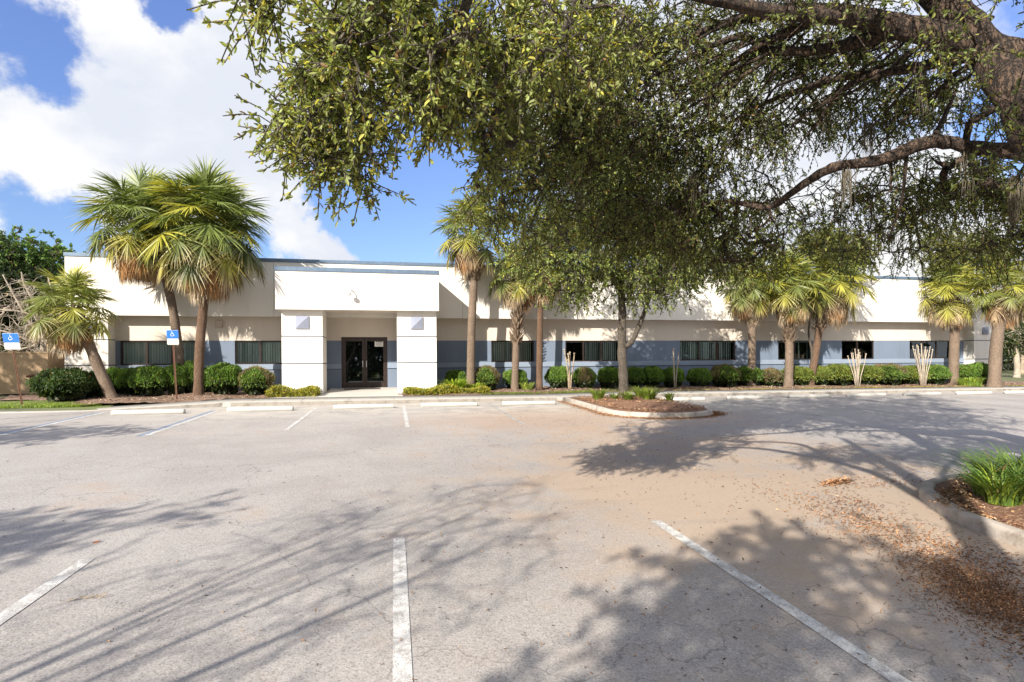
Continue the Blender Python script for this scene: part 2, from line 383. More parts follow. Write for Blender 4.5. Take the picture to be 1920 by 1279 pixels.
for i in range(len(xs)-1): a = i*2; Fc.append((a, a+2, a+3, a+1))
struct(mesh_np('kerb_face', np.array(V), Fc, 'kerb_stained_shaded'))  # stained kerb face, with its shade also darkened into the colour
# score joints of the sidewalk
mb = MB()
for x in np.arange(-12.2, 40, 1.52):
    yf, yb = pl(FRONT, x)+.02, pl(BACK, x)-.01
    z0, z1 = g(x, yf)+kerb_up(x)+.003, g(x, yb)+kerb_up(x)+.018
    mb.poly([(x, yf, z0), (x+.012, yf, z0), (x+.012, yb, z1), (x, yb, z1)])
struct(mb.build('sidewalk_joints', 'groove'))
def bed_z(X, Y): return g(X, Y)+.155
def bed_base(x, y): return float(g(x, y))+.15
# planting bed with mulch
def build_bed():
    xs = np.arange(-13, 34.01, .16); V = []; rng = np.random.default_rng(3); ny = 26
    for x in xs:
        yb = pl(BACK, x)-.02+2.0*min(1, max(0, (-9.6-x)/1.4))**.7
        for j in range(ny+1):
            y = yb+(24.25-yb)*j/ny
            lift = min(1, j/3)*.05
            V.append((x, y, bed_z(x, y)-.03+lift+rng.normal(0, .012)+.03*math.sin(x*2.1+y*1.3)))
    V = np.array(V); n = ny+1; Fc = []
    for i in range(len(xs)-1):
        for j in range(ny):
            a = i*n+j; m_ = (V[a]+V[a+n+1])/2
            if -2.62 < m_[0] < .2 or (-4.3 < m_[0] <= -2.62 and m_[1] < 21.75+(-2.62-m_[0])*-.62): continue
            Fc.append((a, a+n, a+n+1, a+1))
    struct(mesh_np('mulch_bed', V, Fc, 'mulch', smooth=True))
build_bed()
# entrance slab
slab = [(-4.35, 20.50), (0.28, 20.56), (0.28, 24.3), (-2.62, 24.3), (-2.62, 21.75), (-4.35, 20.62)]
o = MB().prism(slab, .3, lambda x, y: .662+(y-20.5)*.040).build('entrance_slab', 'pad'); struct(o)
mb = MB()
for y in (21.3, 22.6): mb.poly([(-2.9, y, .6655+(y-20.5)*.040), (.27, y, .6655+(y-20.5)*.040), (.27, y+.015, .6655+(y-20.5)*.040), (-2.9, y+.015, .6655+(y-20.5)*.040)])
struct(mb.build('slab_joints', 'groove'))

# islands
def island(name, pts, label_mat='mulch', w=.15):
    """pts: outline (x,y), open or closed polygon; kerb ring + bed"""
    n = len(pts); P = [Vector(p) for p in pts]; V = []; Fc = []
    cen = sum(P, Vector((0, 0)))/n
    for i in range(n):
        t = (P[(i+1) % n]-P[i-1]).normalized(); nrm = Vector((t.y, -t.x))
        if nrm.dot(P[i]-cen) < 0: nrm = -nrm
        zb = float(g(*P[i])); prof = [(0, -.1), (0, .10), (-.012, .125), (-.03, .14), (-w+.02, .14), (-w, .13), (-w, 0)]
        for (dn, dz) in prof: q = P[i]+nrm*dn; V.append((q.x, q.y, zb+dz))
    m = 7
    for i in range(n):
        j = (i+1) % n
        for q in range(m-1): Fc.append((i*m+q, j*m+q, j*m+q+1, i*m+q+1))
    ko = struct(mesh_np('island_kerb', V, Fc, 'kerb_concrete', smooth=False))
    # bed: fan rings, crowned
    V = [(cen.x, cen.y, float(g(*cen))+.26)]; Fc = []; rings = 14; rng = np.random.default_rng(n)
    for r in range(1, rings+1):
        s = r/rings
        for i in range(n):
            t = (P[(i+1) % n]-P[i-1]).normalized(); nrm = Vector((t.y, -t.x))
            if nrm.dot(P[i]-cen) < 0: nrm = -nrm
            q = cen+(P[i]-nrm*w*.9-cen)*s
            V.append((q.x, q.y, float(g(*q))+.26-.15*s**2.5+rng.normal(0, .012)*(s < .99)))
    tri = [];
    for i in range(n): tri.append((0, 1+i, 1+(i+1) % n))
    for r in range(rings-1):
        for i in range(n):
            a = 1+r*n+i; b = 1+r*n+(i+1) % n; Fc.append((a, a+n, b+n, b))
    me = bpy.data.meshes.new('island_bed'); me.from_pydata(V, [], tri+Fc); me.materials.append(MATS['island_mulch']); me.update()
    o = bpy.data.objects.new('island_bed', me); COL.objects.link(o); struct(o)
    return cen
def rounded(x0, x1, y0, y1, end_lo=True, end_hi=False, n=14, sq=1.0):
    pts = []; cx, r = (x0+x1)/2, (x1-x0)/2
    if end_lo:
        for i in range(n+1): a = math.pi+math.pi*i/n; pts.append((cx+r*math.cos(a), y0+r*sq+r*sq*math.sin(a)))
    else: pts += [(x0, y0), (x1, y0)]
    if end_hi:
        for i in range(n+1): a = math.pi*i/n; pts.append((cx+r*math.cos(a), y1-r*sq+r*sq*math.sin(a)))
    else:
        ylast = pts[-1][1]
        for s in (.33, .66): pts.append((x1, ylast+(y1-ylast)*s))
        pts += [(x1, y1), (x0, y1)]
        for s in (.66, .33): pts.append((x0, pts[0][1]+(y1-pts[0][1])*s))
    return pts
island('tree_island', rounded(6.05, 9.3, 13.85, 19.42, sq=.8))
isl2 = [(5.75, -2.), (11.5, -2.), (11.5, 3.5), (11.2, 5.0), (10.2, 6.0), (9.0, 6.3), (8.2, 6.35), (7.4, 6.25), (6.9, 6.05), (6.5, 5.75), (6.15, 5.25), (5.9, 4.7), (5.8, 4.1), (5.75, 3.3), (5.75, 2.), (5.75, .5)]
island('near_island', isl2)

# ------------------------------------------------------------------ painted markings
def stripe(name, p0, p1, w, mat, up=.005, seg=6):
    (x0, y0), (x1, y1) = p0, p1; L = math.hypot(x1-x0, y1-y0); nx, ny = -(y1-y0)/L*w/2, (x1-x0)/L*w/2
    V = []; Fc = []; rng = random.Random(x0*7+y0)
    for i in range(seg+1):
        s = i/seg; x, y = x0+(x1-x0)*s, y0+(y1-y0)*s; e = 1+rng.uniform(-.05, .05)
        for sg in (-1, 1): V.append((x+sg*nx*e, y+sg*ny*e, g(x+sg*nx, y+sg*ny)+up))
    for i in range(seg): a = i*2; Fc.append((a, a+1, a+3, a+2))
    return struct(mesh_np(name, V, Fc, mat))
for x in (-2.45, .29, 3.15): stripe('stall_marking', (x, 13.4), (x, 18.6), .10, 'white_paint' if x < 3 else 'faded_paint')
for x in (11.9, 14.7, 17.5, 20.3, 23.1, 25.9, 28.7, 31.5): stripe('stall_marking', (x, 13.6), (x, 19.3), .10, 'faded_paint')
for x in (-2.67, .03, 2.78, 5.55): stripe('stall_marking', (x, .0 if x < 5 else -2), (x, 5.55), .115, 'white_paint') if x < 5 else None
for x in (-5.45, -8.2, -11, 11.7, 14.5): stripe('stall_marking', (x, 0.), (x, 5.55), .115, 'white_paint')
for x in (-5.28, -8.32, -11.2):
    stripe('accessible_marking', (x-.07, 13.1), (x-.07, 18.1), .12, 'blue_paint'); stripe('accessible_marking', (x+.06, 13.1), (x+.06, 18.1), .13, 'white_paint')
for (a, b) in (((-10.9, 16.3), (-8.6, 18.2)), ((-10.9, 14.6), (-8.6, 16.5))): stripe('accessible_marking', a, b, .10, 'faded_paint')

# ------------------------------------------------------------------ wheel stops
def wheel_stop():
    L = 1.85; prof = [(-.085, 0), (-.08, .09), (-.05, .125), (.05, .125), (.08, .09), (.085, 0)]; xs = (-L/2, -L/2+.03, L/2-.03, L/2)
    V = []; Fc = []
    for i, x in enumerate(xs):
        k = .9 if i in (0, 3) else 1.
        for (y, z) in prof: V.append((x, y*k, z*k))
    m = 6
    for i in range(3):
        for q in range(m): r = (q+1) % m; Fc.append((i*m+q, (i+1)*m+q, (i+1)*m+r, i*m+r))
    Fc += [(0, 1, 2, 3), (0, 3, 4, 5), (18+3, 18+2, 18+1, 18), (18+5, 18+4, 18+3, 18)]
    return mesh_np('wheel_stop', V, Fc, 'stop_paint')
ws0 = wheel_stop()
stops = [(-6.85, 17.45, 'in the accessible stall left of the blue line'), (-3.95, 17.75, 'right of the blue line and left of the entrance'), (-.95, 17.95, 'straight in front of the glass entrance doors'),
         (1.75, 18.1, 'just right of the entrance doors, in front of the yellow plants'), (4.45, 18.15, 'directly left of the tree island kerb'),
         (10.4, 18.6, 'just behind the tree island on its right'), (13.4, 18.9, 'second to the right of the tree island, in dappled shade'), (16.2, 19.0, 'below the leaning three palms on the right'), (19.0, 19.1, 'under the gap right of the three palms'), (21.8, 19.1, 'in line with the first pruned pale shrub'), (24.6, 19.15, 'before the second pruned pale shrub'), (27.3, 19.2, 'before the last two palms'), (30.1, 19.2, 'farthest right, at the end of the building')]
for i, (x, y, s) in enumerate(stops):
    o = ws0 if i == 0 else ws0.copy()
    if i: COL.objects.link(o)
    o.location = (x, y, g(x, y)+.002); o.rotation_euler = (math.atan(.0237), math.atan(.007), random.Random(i).uniform(-.015, .015))
    tag(o, 'white concrete wheel stop '+s, 'wheel stop', 'wheel stops along the sidewalk')

# ------------------------------------------------------------------ building
YW, YF, YE, YPL = 24.2, 23.7, 21.6, 21.9
XL, XR = -12.1, 31.8
ZB, ZS0, ZS1, ZBL, ZF0, ZF1 = .35, 1.63, 1.85, 2.82, 3.77, 6.0
bld = empty('office_building', (0, YW, .7), 'long single-storey office with cream parapet, blue-grey window band and projecting entrance', 'building')
BP = []
WINS = [(-10.49, -7.76, [-9.58, -8.67]), (-6.35, -4.45, [-5.40]), (4.23, 6.2, [5.2]), (7.69, 10.35, [8.57, 9.46]), (13.46, 16.47, [14.5, 15.5]), (18.85, 20.85, [19.85]), (22.6, 24.6, [23.6]), (26.85, 29.55, [27.75, 28.65])]
DX0, DX1, DZ0, DZ1 = -2.2, -.3, .812, 2.97
low, sill, up_, core = MB(), MB(), MB(), MB()
segs = [(-10.65, DX0), (DX1, 30.4)]
for a, b in segs:
    low.box(a, b, YW, YW+.25, ZB, 1.60)
    sill.box(a, b, YW-.035, YW+.25, ZS0, ZS1)
core.box(-10.65, DX0-.001, YW+.02, YW+.24, 1.59, 1.64); core.box(DX1+.001, 30.4, YW+.02, YW+.24, 1.59, 1.64)
edges = [-10.65]
for (a, b, _) in WINS: edges += [a, b]
edges += [30.4]
piers = [(edges[i], edges[i+1]) for i in range(0, len(edges), 2)]
for a, b in piers:
    if a < DX0 < b:
        low.box(a, DX0, YW, YW+.25, ZS1, ZBL); low.box(DX1, b, YW, YW+.25, ZS1, ZBL)
    else: low.box(a, b, YW, YW+.25, ZS1, ZBL)
up_.box(-10.65, DX0, YW-.004, YW+.25, ZBL, ZF0+.2); up_.box(DX1, 30.4, YW-.004, YW+.25, ZBL, ZF0+.2); up_.box(DX0, DX1, YW-.004, YW+.25, DZ1, ZF0+.2)
BP += [low.build('wall', 'blue_stucco'), sill.build('sill_band', 'sill_blue', bevel=.008), core.build('wall_groove', 'groove'), up_.build('wall', 'beige_stucco')]
BP[0]['label'] = 'blue-grey lower wall'; BP[3]['label'] = 'beige wall between windows and parapet'
# parapet in panels with joints
mb = MB(); js = [XL, -4.75, 2.9, 10.4, 18., 25., XR]
for i in range(len(js)-1): mb.box(js[i]+(.006 if i else 0), js[i+1]-(.006 if i < len(js)-2 else 0), YF, YF+.3, ZF0, ZF1)
BP.append(mb.build('parapet', 'white_stucco')); BP[-1]['label'] = 'cream parapet in wide panels'
mb = MB().box(XL+.02, XR-.02, YF+.03, YF+.28, ZF0+.03, ZF1-.02); BP.append(mb.build('parapet_joint', 'groove'))
mb = MB().box(XL-.03, XR+.03, YF-.035, YF+.34, ZF1-.02, ZF1+.12); BP.append(mb.build('parapet_cap', 'cap_blue', bevel=.01))
mb = MB().box(XL+.01, XR-.01, YF+.31, YW+.3, ZF0+.004, ZF0+.3); BP.append(mb.build('soffit', 'beige_stucco'))
mb = MB().box(XL+.05, XR-.05, YF+.35, 48, 5.5, 5.7); BP.append(mb.build('roof', 'roof'))
mb = MB().box(XL, XL+.3, YF+.31, 48, ZB, ZF1).box(XR-.3, XR, YF+.31, 48, ZB, ZF1).box(XL+.3, XR-.3, 47.7, 48, ZB, ZF1); BP.append(mb.build('side_wall', 'white_stucco'))
mb = MB().box(-12.0, 31.7, 25.6, 25.7, ZB, 5.4); BP.append(mb.build('interior_wall', 'interior'))
mb = MB().box(-12.0, 31.7, 24.46, 25.6, .55, .6).box(-12.0, 31.7, 24.46, 25.6, 3.2, 3.25); BP.append(mb.build('interior_floor', 'interior'))
def grooved(name, x0, x1, y0, y1, zs, gap=.04):
    m_, c_ = MB(), MB()
    for i in range(len(zs)-1): m_.box(x0, x1, y0, y1, zs[i]+(gap/2 if i else 0), zs[i+1]-(gap/2 if i < len(zs)-2 else 0))
    c_.box(x0+.018, x1-.018, y0+.018, y1-.018, zs[0]+.05, zs[-1]-.02)
    a = m_.build(name, 'white_stucco', bevel=.006); b = c_.build(name+'_groove', 'groove'); return [a, b]
BP += grooved('end_pier', XL, -10.65, 23.64, YW+.3, (ZB, 1.86, 2.84, ZF0)); BP += grooved('end_pier', 30.4, XR, 23.64, YW+.3, (ZB, 1.80, 2.80, ZF0))
# entrance canopy on two piers
mb = MB().box(-4.28, 1.71, YE, YE+.25, 3.88, 5.32).box(-4.28, -4.03, YE+.25, YF-.002, 3.88, 5.32).box(1.46, 1.71, YE+.25, YF-.002, 3.88, 5.32)
BP.append(mb.build('canopy', 'white_stucco')); BP[-1]['label'] = 'cream box canopy over the entrance'
BP.append(MB().box(-4.03, 1.46, YE+.25, YW-.006, 3.90, 3.98).build('canopy_soffit', 'beige_stucco'))
BP.append(MB().box(-4.03, 1.46, YE+.25, YF-.002, 4.9, 5.0).build('canopy_roof', 'roof'))
BP.append(MB().box(-4.31, 1.74, YE-.035, YE+.28, 5.30, 5.455).box(-4.31, -4.0, YE+.28, YF-.004, 5.30, 5.455).box(1.43, 1.74, YE+.28, YF-.004, 5.30, 5.455).build('canopy_cap', 'cap_blue', bevel=.008))
for (a, b) in ((-4.13, -2.665), (.10, 1.63)):
    p = grooved('entrance_pier', a, b, YPL, YPL+1.2, (ZB, 1.86, 2.89, 3.90)); BP += p
def ornament(cx, cz, y, s=.24):
    m_ = MB(); b = 0
    m_.v += [(cx-s, y, cz-s), (cx+s, y, cz-s), (cx+s, y, cz+s), (cx-s, y, cz+s), (cx-s, y-.045, cz-s), (cx+s, y-.045, cz-s), (cx+s, y-.045, cz+s), (cx-s, y-.045, cz+s), (cx, y-.14, cz)]
    m_.f += [(0, 1, 5, 4), (1, 2, 6, 5), (2, 3, 7, 6), (3, 0, 4, 7), (4, 5, 8), (5, 6, 8), (6, 7, 8), (7, 4, 8), (3, 2, 1, 0)]
    return m_.build('pyramid_ornament', 'ornament')
BP += [ornament(-3.39, 3.41, YPL+.001), ornament(.865, 3.415, YPL+.001), ornament(-11.25, 3.3, 23.641, .22), ornament(31.15, 3.32, 23.641, .2)]
# windows
for (a, b, mul) in WINS:
    fr = MB(); z0, z1 = ZS1, ZBL; y0, y1 = YW+.045, YW+.115; w = .055
    fr.box(a, b, y0, y1, z0, z0+w).box(a, b, y0, y1, z1-w, z1).box(a, a+w, y0, y1, z0+w, z1-w).box(b-w, b, y0, y1, z0+w, z1-w)
    for m_ in mul: fr.box(m_-.035, m_+.035, y0, y1, z0+w, z1-w)
    f = fr.build('window', 'bronze'); BP.append(f)
    gl = MB().box(a+.03, b-.03, YW+.075, YW+.085, z0+.03, z1-.03).build('pane', 'glass', f)
    bl = MB(); rng = random.Random(int(a*10)); x = a+.08; open_to = {0: .0, 3: .38, 5: .9, 6: .55, 7: 1.0}.get(WINS.index((a, b, mul)), 0)
    while x < b-.1:
        fr_ = (x-a)/(b-a)
        if not (fr_ < open_to and WINS.index((a, b, mul)) in (3, 5, 6, 7)) or rng.random() < .12:
            an = rng.uniform(.15, .7); c_, s_ = .041*math.cos(an), .041*math.sin(an); yy = YW+.20
            bl.poly([(x-c_, yy-s_, z0+.04), (x+c_, yy+s_, z0+.04), (x+c_, yy+s_, z1-.08), (x-c_, yy-s_, z1-.08)])
        x += .098
    bl.box(a+.06, b-.06, YW+.17, YW+.22, z1-.085, z1-.06)
    bl.build('blinds', 'blinds', f)
# door
fr = MB(); y0, y1 = YW+.03, YW+.15
fr.box(DX0, DX1, y0, y1, DZ1-.07, DZ1).box(DX0, DX0+.07, y0, y1, DZ0, DZ1-.07).box(DX1-.07, DX1, y0, y1, DZ0, DZ1-.07)
door = fr.build('door', 'bronze'); BP.append(door); door['label'] = 'bronze framed double glass door'
mid = (DX0+DX1)/2
for sgn, (a, b) in ((-1, (DX0+.075, mid-.004)), (1, (mid+.004, DX1-.075))):
    lf = MB(); ya, yb = YW+.05, YW+.10
    lf.box(a, a+.10, ya, yb, DZ0+.01, DZ1-.075).box(b-.10, b, ya, yb, DZ0+.01, DZ1-.075).box(a+.10, b-.10, ya, yb, DZ0+.01, DZ0+.24).box(a+.10, b-.10, ya, yb, DZ1-.175, DZ1-.075)
    l_ = lf.build('door_leaf', 'bronze', door)
    MB().box(a+.09, b-.09, YW+.07, YW+.078, DZ0+.22, DZ1-.16).build('door_glass', 'glass', door)
    hx = mid+sgn*.075
    MB().tube([(hx, YW+.05, 1.70), (hx, YW-.01, 1.70), (hx, YW-.01, 1.95), (hx, YW+.05, 1.95)], .012, 8).build('door_handle', 'white_metal', door)
# notice sheet on the glass
pp = on_y(702.5, 638.5, YW+.06); pq = on_y(719.5, 650, YW+.06)
note = MB().box(pp[0], pq[0], YW+.055, YW+.058, pq[2], pp[2]).build('notice', 'paper', door); note['label'] = 'white paper notice on the right door'
wd = pq[0]-pp[0]; ht = pp[2]-pq[2]
MB().box(pp[0]+wd*.1, pq[0]-wd*.12, YW+.052, YW+.0545, pp[2]-ht*.25, pp[2]-ht*.14).build('notice_heading', 'ink', door)
for q_ in range(4): MB().box(pp[0]+wd*.16, pq[0]-wd*(.2+.06*(q_ % 2)), YW+.053, YW+.0545, pp[2]-ht*(.40+.13*q_)-.004, pp[2]-ht*(.40+.13*q_)+.002).build('notice_line', 'ink', door)
# floodlight bracket on the canopy and box light on the wall
c = on_y(654, 551, YE-.3); top = on_y(657, 543, YE)
fx = MB().tube([(c[0]+.06, YE, c[2]+.13), (c[0]+.06, YE-.1, c[2]+.2), (c[0]+.03, YE-.24, c[2]+.17), (c[0], YE-.3, c[2]+.06)], .022, 8).box(c[0]+.0, c[0]+.12, YE-.02, YE-.001, c[2]+.06, c[2]+.2).build('camera_bracket', 'white_metal'); BP.append(fx)
fx = MB().tube([(c[0], YE-.3, c[2]+.08), (c[0], YE-.3, c[2]+.06), (c[0], YE-.3, c[2]), (c[0], YE-.3, c[2]-.05), (c[0], YE-.3, c[2]-.075)], [.03, .085, .09, .075, .035], 14).build('security_camera', 'white_metal', smooth=False); BP.append(fx)
c = on_y(405, 601, YF)
BP.append(MB().box(c[0]-.13, c[0]+.13, YW-.16, YW-.005, 3.35, 3.62).build('wall_light', 'beige_paint', bevel=.015))
adopt(bld, *BP)
o = MB().box(-2.05, -.6, 23.35, 23.85, .786, .806).build('door_mat', 'dark_mat', loc=(-1.3, 23.6, .765)); tag(o, 'dark rubber door mat on the slab outside the glass doors', 'door mat')
# enclosure left of the building
enc = empty('utility_enclosure', (-15, 23.4, .7), 'tan stuccoed utility enclosure left of the office building', 'enclosure')
z1 = 2.36
a = MB().box(-20, -12.45, 23.3, 23.5, .84, z1-.05).box(-12.65, -12.45, 23.5, 28, .84, z1-.05).box(-20, -19.8, 23.5, 28, .84, z1-.05).box(-19.8, -12.65, 27.8, 28, .84, z1-.05).build('wall', 'tan_stucco', bevel=.01)
b = MB().box(-20.02, -12.43, 23.28, 23.52, z1-.05, z1+.02).box(-12.67, -12.43, 23.52, 28.02, z1-.05, z1+.02).build('wall_cap', 'tan_stucco')
c = MB().box(-19.95, -12.5, 23.36, 23.46, .4, .84).build('base_gap_shade', 'dark_mat')  # dark strip standing in for the shade of the gap below the wall
p = on_y(55, 706, 23.3)
d = MB().tube([(p[0], 23.3, p[2]), (p[0], 23.16, p[2]), (p[0]+.1, 23.12, p[2]+.02)], .035, 8).tube([(p[0]+.1, 23.12, p[2]+.02), (p[0]+.24, 23.10, p[2]+.04)], .05, 8).build('hose_inlet', 'rust_steel')
adopt(enc, a, b, c, d)

# ------------------------------------------------------------------ parking signs
def sign(base, topc, label, zt, w=.30):
    bx, by, bz = base; e = empty('parking_sign', (bx, by, bz), label, 'sign', 'accessible parking signs')
    tx, ty, tz = topc
    up = Vector((tx-bx, ty-by, tz-bz)); u = up.normalized()
    post = MB()
    pts = [(bx, by, bz-.2), (tx, ty, tz)]
    # U channel post
    post.tube([(bx-.02, by, bz-.2), (tx-.02, ty, tz)], .011, 6).tube([(bx+.02, by, bz-.2), (tx+.02, ty, tz)], .011, 6).tube([(bx, by+.012, bz-.2), (tx, ty+.012, tz)], .012, 6)
    po = post.build('post', 'rust_steel')
    def plate(z0, z1, m, name, y, inset=0., r=.03):
        k0 = (z0-bz)/(tz-bz); x_at = lambda z: bx+(tx-bx)*(z-bz)/(tz-bz)
        pts = []
        for (cx_, cz_, a0) in ((w/2-inset, z1-inset, 0), (-w/2+inset, z1-inset, 90), (-w/2+inset, z0+inset, 180), (w/2-inset, z0+inset, 270)):
            sxn = -1 if cx_ > 0 else 1; szn = -1 if cz_ > (z0+z1)/2 else 1
            for q in range(4):
                an = rad(a0+30*q); pts.append((cx_+sxn*r+r*math.cos(an), cz_+szn*r+r*math.sin(an)))
        yy = by+(ty-by)*k0-.03-y
        mm = MB(); n = len(pts); mm.v = [(x_at(z)+x, yy, z) for x, z in pts]+[(x_at(z)+x, yy+.004, z) for x, z in pts]
        mm.f = [tuple(range(n)), tuple(reversed(range(n, 2*n)))]+[(i, i+n, (i+1) % n+n, (i+1) % n) for i in range(n)]
        return mm.build(name, m), x_at, yy
    ph = zt
    b1, xa, yy = plate(tz-ph*.56, tz, 'sign_white', 'upper_plate', 0)
    b2, _, yy2 = plate(tz-ph*.56+.004, tz-.004, 'sign_blue', 'blue_field', .003, 0.002)
    b3, _, _ = plate(tz-ph*.96, tz-ph*.56-.004, 'sign_dull', 'lower_plate', 0)
    s = ph*.5; cx = xa(tz-s/2); cz = tz-s/2; y = yy2-.004; k = s*.9
    def P(x, z): return (cx+x*k, y, cz+z*k)
    m_ = MB(); r = .028*k*1.2
    m_.tube([P(-.06, .24), P(-.04, .02), P(.13, 0), P(.22, -.24), P(.30, -.22)], r, 6).tube([P(-.055, .13), P(.10, .13)], r*.9, 6)
    arc = [P(-.02+.2*math.cos(rad(an)), -.13+.2*math.sin(rad(an))) for an in range(120, 345, 15)]; m_.tube(arc, r*.9, 6)
    m_.tube([P(-.07, .25), P(-.07, .32), P(-.07, .37)], [.045*k, .06*k, .03*k], 8)
    sy_ = m_.build('wheelchair_symbol', 'sign_white')
    adopt(e, po, b1, b2, b3, sy_)
ya = 20.6; b = on_y(332, 752, ya); t = on_y(323.5, 619, ya); b[2] = bed_base(b[0], ya)
sign(b, t, 'accessible parking sign on a brown post before the two tall palms', .52, .36)
ya = 19.75; b = on_y(43, 760, ya); t = on_y(20, 625, ya); b[2] = bed_base(b[0], ya)
sign(b, t, 'accessible parking sign at the far left before the tan enclosure', .52, .42)

# ------------------------------------------------------------------ foliage helpers
def unit(v): return v/np.maximum(np.linalg.norm(v, axis=-1, keepdims=True), 1e-9)
def leaves(P, D, L, Wd, rng, fold=.25):
    """P base points, D directions; returns V (6 per leaf), faces"""
    n = len(P); D = unit(D); r = unit(rng.normal(size=(n, 3))+np.array((0, 0, .6)))
    S = unit(np.cross(D, r)); Nn = np.cross(S, D); L = L.reshape(-1, 1); Wd = Wd.reshape(-1, 1)
    lift = Nn*Wd*fold
    v0 = P; v1 = P+D*L*.33+S*Wd*.5+lift; v2 = P+D*L*.72+S*Wd*.42+lift; v3 = P+D*L-Nn*L*.08; v4 = P+D*L*.72-S*Wd*.42+lift; v5 = P+D*L*.33-S*Wd*.5+lift
    V = np.stack([v0, v1, v2, v3, v4, v5], 1).reshape(-1, 3)
    b = np.arange(n)*6
    Fc = np.stack([np.stack([b, b+1, b+2, b+3], 1), np.stack([b, b+3, b+4, b+5], 1)], 1).reshape(-1, 4)
    return V, Fc
def tubes(A, B, ra, rb, n=4):
    """many straight tapering pieces"""
    A, B = np.asarray(A, float), np.asarray(B, float); m = len(A); t = unit(B-A)
    h = np.where(np.abs(t[:, 2:3]) > .9, np.array([[1., 0, 0]]), np.array([[0, 0, 1.]])); u = unit(np.cross(t, h)); w = np.cross(t, u)
    an = np.arange(n)*2*math.pi/n
    ring = u[:, None]*np.cos(an)[None, :, None]+w[:, None]*np.sin(an)[None, :, None]
    V = np.concatenate([A[:, None]+ring*np.reshape(ra, (-1, 1, 1)), B[:, None]+ring*np.reshape(rb, (-1, 1, 1))], 1).reshape(-1, 3)
    b = (np.arange(m)*2*n)[:, None]; j = np.arange(n)[None]; k = (j+1) % n
    Fc = np.stack([b+j, b+k, b+n+k, b+n+j], 2).reshape(-1, 4)
    return V, Fc
def mst(seeds, pts):
    """connect pts to the tree that starts as seeds; returns parent index (into seeds+pts) per point and order"""
    S = np.asarray(seeds); P = np.asarray(pts); n = len(P); ns = len(S)
    D = np.sqrt(((P[:, None]-S[None])**2).sum(2)); best = D.min(1); par = D.argmin(1); done = np.zeros(n, bool); order = []
    plen = np.zeros(n)
    for _ in range(n):
        c = np.where(done, 1e9, best); i = int(c.argmin()); done[i] = True; order.append(i)
        d = np.sqrt(((P-P[i])**2).sum(1))*1.0
        cost = d+.0
        upd = (~done) & (cost < best); best[upd] = cost[upd]; par[upd] = ns+i
    return par, order
def shade_cols(n, base, rng, var=.25, yellow=.15, brown=.03):
    c = np.tile(np.array(base), (n, 1))*(1+rng.normal(0, var, (n, 1))).clip(.45, 1.7)
    y = rng.random((n, 1)) < yellow; c = np.where(y, c*np.array((1.55, 1.25, .8)), c)
    b = rng.random((n, 1)) < brown; c = np.where(b, np.array((.20, .12, .05))*np.ones_like(c), c)
    return c.clip(0, 1)
